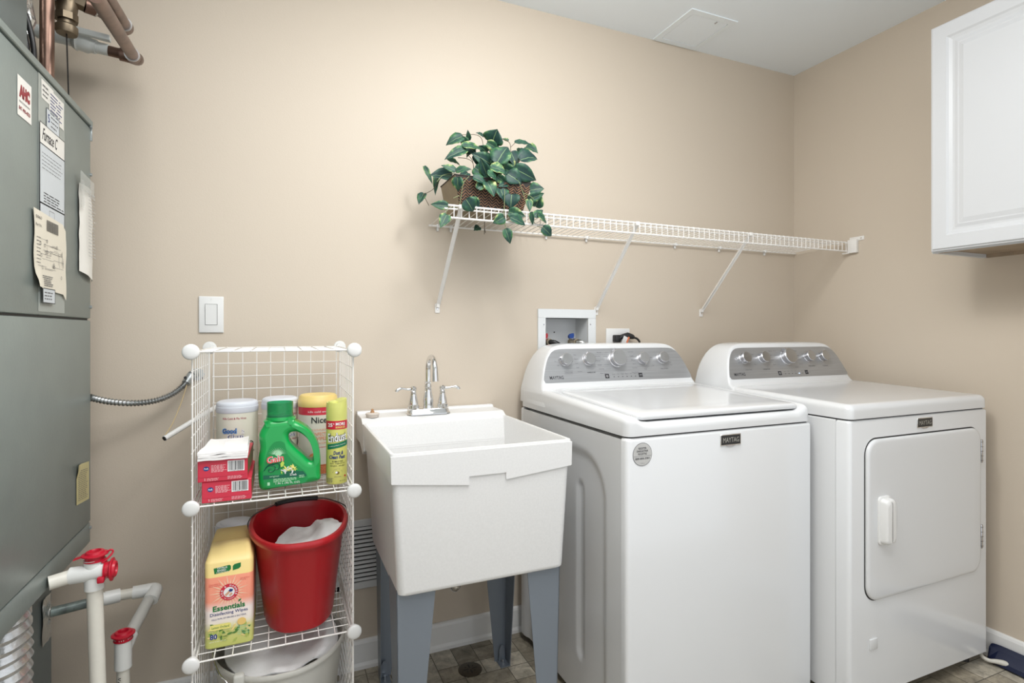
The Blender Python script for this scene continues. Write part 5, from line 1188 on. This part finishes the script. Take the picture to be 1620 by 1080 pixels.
# ---------------------------------------------------------------- plastic condensate pipes
M_PVC = mat('pvc', (0.70, 0.68, 0.61), 0.35, noise_amt=.03, noise_scale=40); M_PVCF = mat('pvc_fitting', (0.76, 0.77, 0.75), .3); M_PVCG = mat('pvc_grey', (0.56, 0.56, 0.53), .4); M_RCAP = mat('red_vinyl_cap', srgb(190, 22, 48), .35)
def cap(mb, c, axis, R):
    mb.lathe([(R-.002, -.012), (R+.003, -.012), (R+.003, -.010), (R+.0005, -.009), (R+.0005, -.002), (R+.004, -.001), (R+.0075, .001), (R+.0075, .0035), (R+.001, .005), (R-.001, .0095), (R-.006, .0105), (R-.0075, .0085), (R-.008, .002), (.001, .002)], M_RCAP, c, axis, 30)
p1 = thing('condensate_standpipe', (-.385, 1.517, 0), 'white plastic standpipe with two red caps, beside the furnace', 'pipe')
mb = MB(); mb.tube([(FX+.001, 1.500, .617), (-.424, 1.517, .621)], .0150, M_PVC, 20); mb.tube([(-.3875, 1.517, .60), (-.372, 1.522, 0)], .0155, M_PVC, 20); mb.build('pipe', p1)
mb = MB(); C = (-.3885, 1.517, .622)
mb.tube([(C[0]-.043, C[1]-.001, C[2]-.001), (C[0]+.030, C[1]-.006, C[2]+.003)], .0185, M_PVCF, 22); mb.tube([(C[0], C[1], C[2]+.030), (C[0]+.001, C[1], C[2]-.038)], .0190, M_PVCF, 22); mb.build('cross_fitting', p1)
mb = MB(); cap(mb, (C[0]+.002, C[1], C[2]+.038), 'z', .0180)
mb.loft([[(C[0]-.018, C[1]-.006, C[2]+.038), (C[0]-.018, C[1]+.006, C[2]+.038), (C[0]-.018, C[1]+.006, C[2]+.040), (C[0]-.018, C[1]-.006, C[2]+.040)], [(C[0]-.037, C[1]-.007, C[2]+.033), (C[0]-.037, C[1]+.007, C[2]+.033), (C[0]-.037, C[1]+.007, C[2]+.035), (C[0]-.037, C[1]-.007, C[2]+.035)]], M_RCAP, smooth=False)
mb.tube(smooth_path([(C[0]+.020, C[1], C[2]+.039), (C[0]+.032, C[1], C[2]+.046), (C[0]+.036, C[1], C[2]+.040), (C[0]+.028, C[1]-.008, C[2]+.030), (C[0]+.018, C[1]-.012, C[2]+.022)], 4), .0022, M_RCAP, 6)
mb.build('top_cap', p1)
mb = MB(); cap(mb, (C[0]+.034, C[1]-.006, C[2]+.003), 'x', .0180); mb.box(C[0]+.012, C[0]+.026, C[1]-.030, C[1]-.020, C[2]-.018, C[2]-.004, M_RCAP, .003, 2); mb.build('side_cap', p1)
p2 = thing('condensate_drain_pipe', (-.365, 1.68, 0), 'grey-white plastic drain pipe with elbow along the wall and one red cap', 'pipe')
mb = MB(); mb.tube([(-.552, 1.782, .437), (-.470, 1.83, .428)], .0125, mat('sooty_pipe', (.16, .20, .19), .4, metal=.3, noise_amt=.75, noise_scale=30), 18); mb.cyl((-.552, 1.782, .438), .018, .006, M_SOLD, 'x', 16); mb.build('stub_pipe', p2)
mb = MB(); mb.tube([(-.474, 1.829, .4275), (-.445, 1.846, .4255)], .0175, M_PVCF, 10, smooth=False); mb.tube([(-.448, 1.845, .4255), (-.415, 1.856, .424)], .0185, M_PVCF, 20); mb.build('coupling', p2)
mb = MB(); mb.tube([(-.42, 1.855, .424), (-.345, 1.864, .422)], .0140, M_PVC, 18); mb.tube([(-.337, 1.85, .415), (-.3665, 1.69, .365)], .0150, M_PVCG, 18); mb.tube([(-.3685, 1.68, .33), (-.367, 1.68, 0)], .0145, M_PVC, 18); mb.build('pipe', p2)
mb = MB(); mb.tube([(-.385, 1.860, .4235), (-.350, 1.863, .423)], .0178, M_PVCF, 20); mb.tube(smooth_path([(-.352, 1.863, .423), (-.336, 1.864, .4225), (-.330, 1.856, .4215), (-.334, 1.840, .413)], 5), .0182, M_PVCF, 20); mb.tube([(-.333, 1.842, .4145), (-.3365, 1.828, .408)], .0195, M_PVCF, 20); mb.build('elbow', p2)
mb = MB(); mb.cyl((-.3685, 1.68, .308), .0190, .078, M_PVCF, 'z', 24); mb.tube([(-.361, 1.715, .374), (-.3685, 1.68, .353)], .0185, M_PVCF, 20); mb.build('tee_fitting', p2)
mb = MB(); cap(mb, (-.3685, 1.68, .392), 'z', .0185); mb.lathe([(.0195, 0), (.0215, .002), (.0195, .004)], M_RCAP, (-.3685, 1.68, .378), n=26); mb.build('red_cap', p2)
mb = MB(); fpr = lambda x, y: (-.3675+.0150*math.sin(x/.015-.45), 1.68-.0150*math.cos(x/.015-.45), .272+y)
text(mb, 'NSF-PW', .040, .009, M_INK, fpr, bold=.02, rot=PI/2); mb.build('pipe_print', p2)

# conduit, tube and string on the wall
cd = thing('flexible_conduit', (-.467, 1.80, .99), 'armoured metal flexible conduit sagging from the furnace to the wall', 'conduit')
pth = smooth_path([(-.470, 1.800, .992), (-.435, 1.835, .975), (-.385, 1.875, .963), (-.335, 1.895, .966), (-.295, 1.905, .982), (-.268, 1.915, 1.005), (-.258, 1.925, 1.020)], 26)
mb = MB(); mb.tube(pth, 0, mat('conduit_steel', (.42, .43, .43), .32, metal=.9), 12, rr=[.0082+.0016*math.sin(k*PI*2/4.0) for k in range(len(pth))]); mb.build('conduit_hose', cd)
mb = MB(); mb.tube([(-.262, 1.92, 1.012), (-.250, 1.938, 1.035)], .0125, M_GALV, 10, smooth=False); mb.tube([(-.262, 1.915, 1.030), (-.262, 1.905, 1.030)], .004, M_BLACK, 8)
mb.tube([(-.250, 1.938, 1.035), (-.238, BY, 1.040)], .0125, M_GALV, 12); mb.cyl((-.236, BY-.004, 1.036), .020, .004, M_GALV, 'y', 8, smooth=False); mb.cyl((-.222, BY-.004, 1.024), .003, .004, M_BLACK, '-y', 8); mb.build('connector', cd)
tb = thing('plastic_tube', (-.25, 1.9, .87), 'thin white plastic tube with an open dark end, hanging beside the wire shelves', 'tube')
mb = MB(); a, b = Vector((-.298, 1.80, .868)), Vector((-.180, 1.93, .935)); mb.tube([a, b], .0075, M_PLASTW, 16); d = (b-a).normalized(); mb.tube([a-d*.0015, a+d*.001], .0062, M_BLACK, 14); mb.build('tube_body', tb)
mb = MB(); mb.tube(smooth_path([(-.258, 1.908, 1.008), (-.268, 1.88, .96), (-.284, 1.84, .905), (-.2965, 1.803, .877)], 5), .0013, mat('jute', (.50, .38, .20), .8), 6)
c = mb.build('string', None, loc=(-.258, 1.908, 1.008)); tag(c, 'beige string tied from the conduit end down to the white tube', 'string')

# blue dustpan by the right wall
dp = thing('dustpan', (2.30, 1.0, 0), 'dark blue plastic dustpan with a white front lip, on the floor beside the dryer', 'dustpan')
M_DPB = mat('navy_plastic', (0.005, 0.010, 0.040), .4); M_DPW = mat('lip_white', (.62, .60, .54), .5)
dp['label'] = 'navy blue plastic tray with a white looped handle, on the floor beside the dryer'
dp.name = 'plastic_tray'; dp['category'] = 'tray'
mb = MB()
sec = lambda y, e: [(2.300+e, y, .006), (2.345, y, .006), (2.3475, y, .060-e*.4), (2.343, y, .062-e*.4), (2.333-e*.2, y, .046), (2.306+e, y, .020)]
mb.loft([sec(1.128, .018), sec(1.122, .008), sec(1.10, .001), sec(1.0, 0), sec(.70, 0)], M_DPB, smooth=False); mb.build('tray_body', dp, bevel=.003)
mb = MB(); mb.tube(smooth_path([(2.306, 1.140, .024), (2.292, 1.136, .026), (2.283, 1.122, .022), (2.288, 1.106, .018), (2.300, 1.090, .020), (2.312, 1.072, .020), (2.318, 1.055, .014), (2.322, 1.035, .008)], 4), 0, M_DPW, 10, rr=[.0065]*14+[.007, .0075, .008, .0085, .009, .0095, .0095, .009, .0085, .0075, .006, .0045, .003, .002, .001])
mb.build('loop_handle', dp)
# ---------------------------------------------------------------- potted artificial ivy on the wall shelf
pl = thing('potted_ivy', (.65, 1.79, SZT+.004), 'trailing green artificial ivy in a dark herringbone basket, on the wire shelf', 'potted plant')
M_BRONZE = mat('bronze_weave', (0.36, 0.20, 0.12), 0.4, metal=.35, noise_amt=.35, noise_scale=60); M_BDARK = mat('basket_dark', (0.025, 0.02, 0.017), .6)
M_GOLD = mat('basket_gold', (0.27, 0.215, 0.13), .38, metal=.55, noise_amt=.25, noise_scale=10)
z0, z1 = SZT+.0045, SZT+.108
def bq(z):
    t = (z-z0)/(z1-z0); return (.540-.018*t, .766+.032*t, 1.712-.012*t, 1.853+.012*t)
def bsec(z, i=0): a, b, c, d = bq(z); return [(a+i, c+i, z), (b-i, c+i, z), (b-i, d-i, z), (a+i, d-i, z)]
mb = MB(); mb.loft([bsec(z0), bsec(z1), bsec(z1, .004), bsec(z0+.02, .004)], M_GOLD, smooth=False)
a, b, c, d = bq(z0); A, B, C, D = bq(z1)
mb.add([(a+.002, c-.0008, z0), (b-.002, c-.0008, z0), (B-.002, C-.0008, z1), (A+.002, C-.0008, z1)], [[0, 1, 2, 3]], M_BDARK)
mb.add([(b+.0008, c, z0), (b+.0008, d, z0), (B+.0008, D, z1), (B+.0008, C, z1)], [[0, 1, 2, 3]], M_BDARK)
bk_ = mb.build('basket', pl)
mb = MB(); rnd = random.Random(9)
NC = 18; pitch = .0088
def bp(u, v): # u 0..1 across, v 0..1 up
    a, b, c, d = bq(z0+(z1-z0)*v); return Vector((a+.002+(b-a-.004)*u, c-.0022, z0+(z1-z0)*v))
v = -.12
while v < 1.02:
    for k in range(NC):
        u0, u1 = k/NC, (k+1)/NC; up = k % 2
        va, vb = (v, v+.125) if up else (v+.125, v)
        lo, hi = min(va, vb), max(va, vb)
        if lo < .01 or hi > .99: continue
        p, q = bp(u0+.001, va), bp(u1-.001, vb)
        mb.tube([p, q], .0013+.0003*rnd.random(), M_BRONZE, 4, smooth=False)
    v += .092
mb.build('woven_front', bk_)
mb = MB(); rim = [Vector(p) for p in bsec(z1)]; 
for i in range(4): mb.tube([rim[i], rim[(i+1) % 4]], .0022, M_BDARK, 6)
mb.build('basket_rim', bk_)
mb = MB(); mb.loft([bsec(z1-.022, .0045), bsec(z1-.016, .0045)], mat('moss', (.02, .03, .015), .9, bump=1, bump_scale=300), smooth=False); mb.build('moss_filling', pl)
# leaf material driven by a per-point attribute (x across, y along, z random)
ml = bpy.data.materials.new('ivy_leaf'); ml.use_nodes = True; nt = ml.node_tree; b_ = nt.nodes['Principled BSDF']; b_.inputs['Roughness'].default_value = .55
at = nt.nodes.new('ShaderNodeAttribute'); at.attribute_name = 'leaf'; sp = nt.nodes.new('ShaderNodeSeparateXYZ'); nt.links.new(at.outputs['Vector'], sp.inputs[0])
tc = nt.nodes.new('ShaderNodeTexCoord'); no = nt.nodes.new('ShaderNodeTexNoise'); no.inputs['Scale'].default_value = 55; no.inputs['Detail'].default_value = 5; nt.links.new(tc.outputs['Object'], no.inputs['Vector'])
ab = nt.nodes.new('ShaderNodeMath'); ab.operation = 'ABSOLUTE'; nt.links.new(sp.outputs[0], ab.inputs[0])
m1 = nt.nodes.new('ShaderNodeMath'); m1.operation = 'MULTIPLY'; m1.inputs[1].default_value = .34; nt.links.new(ab.outputs[0], m1.inputs[0])
m2 = nt.nodes.new('ShaderNodeMath'); m2.operation = 'ADD'; nt.links.new(m1.outputs[0], m2.inputs[0]); nt.links.new(no.outputs['Fac'], m2.inputs[1])
m3 = nt.nodes.new('ShaderNodeMath'); m3.operation = 'ADD'; nt.links.new(m2.outputs[0], m3.inputs[0]); nt.links.new(sp.outputs[2], m3.inputs[1])
rp_ = nt.nodes.new('ShaderNodeValToRGB'); e = rp_.color_ramp.elements
e[0].position = .50; e[0].color = (.007, .040, .036, 1); e[1].position = 1.0; e[1].color = (.42, .47, .20, 1)
for p, c in ((.70, (.015, .070, .045, 1)), (.84, (.035, .13, .055, 1)), (.92, (.11, .22, .08, 1))): x = e.new(p); x.color = c
nt.links.new(m3.outputs[0], rp_.inputs[0]); lt = nt.nodes.new('ShaderNodeMath'); lt.operation = 'LESS_THAN'; lt.inputs[1].default_value = .045; nt.links.new(ab.outputs[0], lt.inputs[0])
mx = nt.nodes.new('ShaderNodeMix'); mx.data_type = 'RGBA'; mx.inputs[7].default_value = (.13, .22, .10, 1); nt.links.new(lt.outputs[0], mx.inputs[0]); nt.links.new(rp_.outputs[0], mx.inputs[6]); nt.links.new(mx.outputs[2], b_.inputs['Base Color'])
M_STEM = mat('stem_brown', (.11, .085, .05), .6); M_STEMG = mat('stem_green', (.22, .27, .13), .5)
LV, LF, LA = [], [], []
def leaf(base, tip, wdt, nrm, rz, fold=.25, curl=.15):
    base, tip = Vector(base), Vector(tip); ax = tip-base; L = ax.length; ax.normalize()
    nrm = (nrm-ax*nrm.dot(ax)).normalized(); sd = ax.cross(nrm)
    prof = [(0, .02), (-.05, .28), (-.02, .62), (.10, .88), (.25, 1.0), (.42, .95), (.58, .78), (.73, .54), (.86, .28), (.95, .10), (1.0, .0)]
    o = len(LV)
    for t, w_ in prof:
        for v in (-1, -.55, 0, .55, 1):
            tt = t if abs(v) > .1 or t > 0 else max(t, 0)
            if t < 0 and abs(v) < .1: tt = .0
            x = tt*L; y = v*w_*wdt/2; z = -abs(v)*w_*wdt*fold*-.5-curl*L*(tt-.4)**2
            z += .0012*math.sin(tt*19+v*3)
            LV.append(base+ax*x+sd*y+nrm*z); LA.append((v*w_**.3, tt, rz))
    for i in range(len(prof)-1):
        for j in range(4): a = o+i*5+j; LF.append([a, a+1, a+6, a+5])
# leaves: base x,z  tip x,z (metres, relative to the shelf's left end and deck), width, depth y
def W(cx, cy, Y):       # sketch units over the basket face -> metres in the plane y = Y
    s = .000431*(Y/1.72)
    return Vector((.6543+(cx-640)*s*1.075+(Y-1.72)*.335, Y, 1.668-(cy-520)*s*.985+(cx-640)*s*.085+(Y-1.72)*.3))
L_ = [(428,160,308,228,80,1.77),(480,190,470,112,36,1.78),(455,215,430,160,60,1.79),(655,195,690,88,150,1.74),(592,150,540,122,34,1.80),(785,172,735,160,26,1.78),(842,182,985,192,48,1.76),
 (932,212,1028,250,85,1.79),(880,315,1026,285,130,1.72),(452,262,297,338,72,1.74),(432,228,590,245,62,1.75),(650,370,500,285,105,1.75),(690,345,775,208,140,1.71),(615,200,705,248,62,1.73),(640,385,768,428,92,1.69),
 (805,262,850,380,100,1.76),(880,228,868,280,40,1.78),(608,452,556,322,78,1.69),(325,348,416,378,54,1.77),(372,425,272,390,52,1.72),(380,430,490,405,58,1.71),(355,475,196,470,100,1.80),(162,408,218,532,36,1.84),(250,450,235,622,44,1.83),
 (382,480,388,588,74,1.67),(155,612,118,692,62,1.83),(316,705,195,690,62,1.72),(305,765,258,862,72,1.66),(448,650,505,745,105,1.655),(490,640,548,730,70,1.68),(505,470,605,520,72,1.685),(610,505,665,618,88,1.675),(618,430,705,505,72,1.68),
 (692,462,762,520,56,1.70),(775,440,885,510,115,1.70),(830,395,1012,485,112,1.695),(955,565,1068,545,92,1.69),(942,640,1075,585,62,1.685),(1000,700,1040,590,90,1.70),(942,640,950,735,48,1.68),(715,560,740,650,92,1.68),
 (800,600,790,715,118,1.665),(780,745,908,775,78,1.655),(790,785,915,848,74,1.65),(738,785,652,832,74,1.652),(752,882,790,1000,64,1.65),(1058,868,1135,944,72,1.65),(1018,755,1096,832,68,1.655),(985,775,1062,715,52,1.66),(958,745,972,850,34,1.66),
 (560,865,520,890,50,1.79),(440,165,430,230,40,1.80),(540,560,600,480,60,1.69),(700,420,660,500,80,1.71),(520,400,600,460,90,1.73),(820,420,760,500,90,1.72),(740,400,840,430,80,1.73),(580,420,640,500,90,1.72),(860,460,960,500,60,1.71),
 (560,300,560,400,100,1.77),(700,330,690,430,110,1.76),(780,330,790,420,90,1.76),(470,440,400,500,60,1.74),(760,520,700,540,60,1.70),(520,250,460,310,60,1.78),(620,280,560,230,80,1.78),(880,400,820,480,90,1.74),(640,230,720,300,80,1.77),(470,235,530,290,70,1.77)]
rnd = random.Random(21)
for bx, by, tx, ty, wd, Y in L_:
    dY = rnd.uniform(-.012, .012)
    n_ = Vector((-.35+rnd.uniform(-.35, .35), -1, .25+rnd.uniform(-.45, .45)))
    big = wd > 95
    leaf(W(bx, by, Y+dY), W(tx, ty, Y-dY-.006), wd*.000431*1.22, n_, rnd.uniform(-.16, .02) if big else rnd.uniform(-.05, .13), fold=rnd.uniform(.15, .5), curl=rnd.uniform(.1, .5))
me = bpy.data.meshes.new('foliage'); off = Vector(pl.location)
me.from_pydata([tuple(v-off) for v in LV], [], LF); me.materials.append(ml)
me.polygons.foreach_set('use_smooth', [True]*len(LF))
a_ = me.attributes.new('leaf', 'FLOAT_VECTOR', 'POINT'); a_.data.foreach_set('vector', [c for v in LA for c in v])
o = bpy.data.objects.new('foliage', me); COL.objects.link(o); o.parent = pl
so = o.modifiers.new('s', 'SOLIDIFY'); so.thickness = .0006
for m_, Y, P_ in ((M_STEM, 1.76, [(515, 470), (505, 350), (450, 285), (435, 240)]), (M_STEM, 1.75, [(520, 470), (508, 370), (465, 335), (395, 330)]), (M_STEM, 1.79, [(590, 300), (582, 185), (535, 145), (430, 152)]),
                  (M_STEM, 1.77, [(800, 400), (802, 228), (782, 180), (740, 165)]), (M_STEM, 1.77, [(800, 228), (842, 184)]), (M_STEMG, 1.73, [(420, 500), (376, 455), (285, 468), (240, 520)]), (M_STEM, 1.82, [(290, 470), (230, 570), (180, 608), (155, 622), (192, 705)]),
                  (M_STEMG, 1.68, [(470, 470), (430, 520), (415, 600), (402, 680), (380, 710), (316, 718), (300, 765)]), (M_STEMG, 1.68, [(860, 500), (895, 590), (925, 690), (960, 760), (1000, 850), (1058, 872)]), (M_STEMG, 1.68, [(900, 590), (950, 612), (985, 640)]),
                  (M_STEMG, 1.665, [(745, 560), (742, 680), (738, 790), (756, 882)]), (M_STEM, 1.80, [(600, 740), (600, 860), (598, 925)]), (M_STEM, 1.80, [(600, 880), (608, 915)]), (M_STEM, 1.76, [(640, 470), (640, 300), (655, 195)]), (M_STEM, 1.74, [(760, 470), (860, 350), (885, 312)]),
                  (M_STEM, 1.74, [(860, 350), (890, 250)]), (M_STEMG, 1.70, [(880, 470), (960, 480), (1000, 520)]), (M_STEMG, 1.68, [(400, 620), (355, 640)])):
    mb = MB(); mb.tube(smooth_path([W(x, y, Y) for x, y in P_], 5), .0011, m_, 6); mb.build('stem', pl)
bpy.context.view_layer.update()
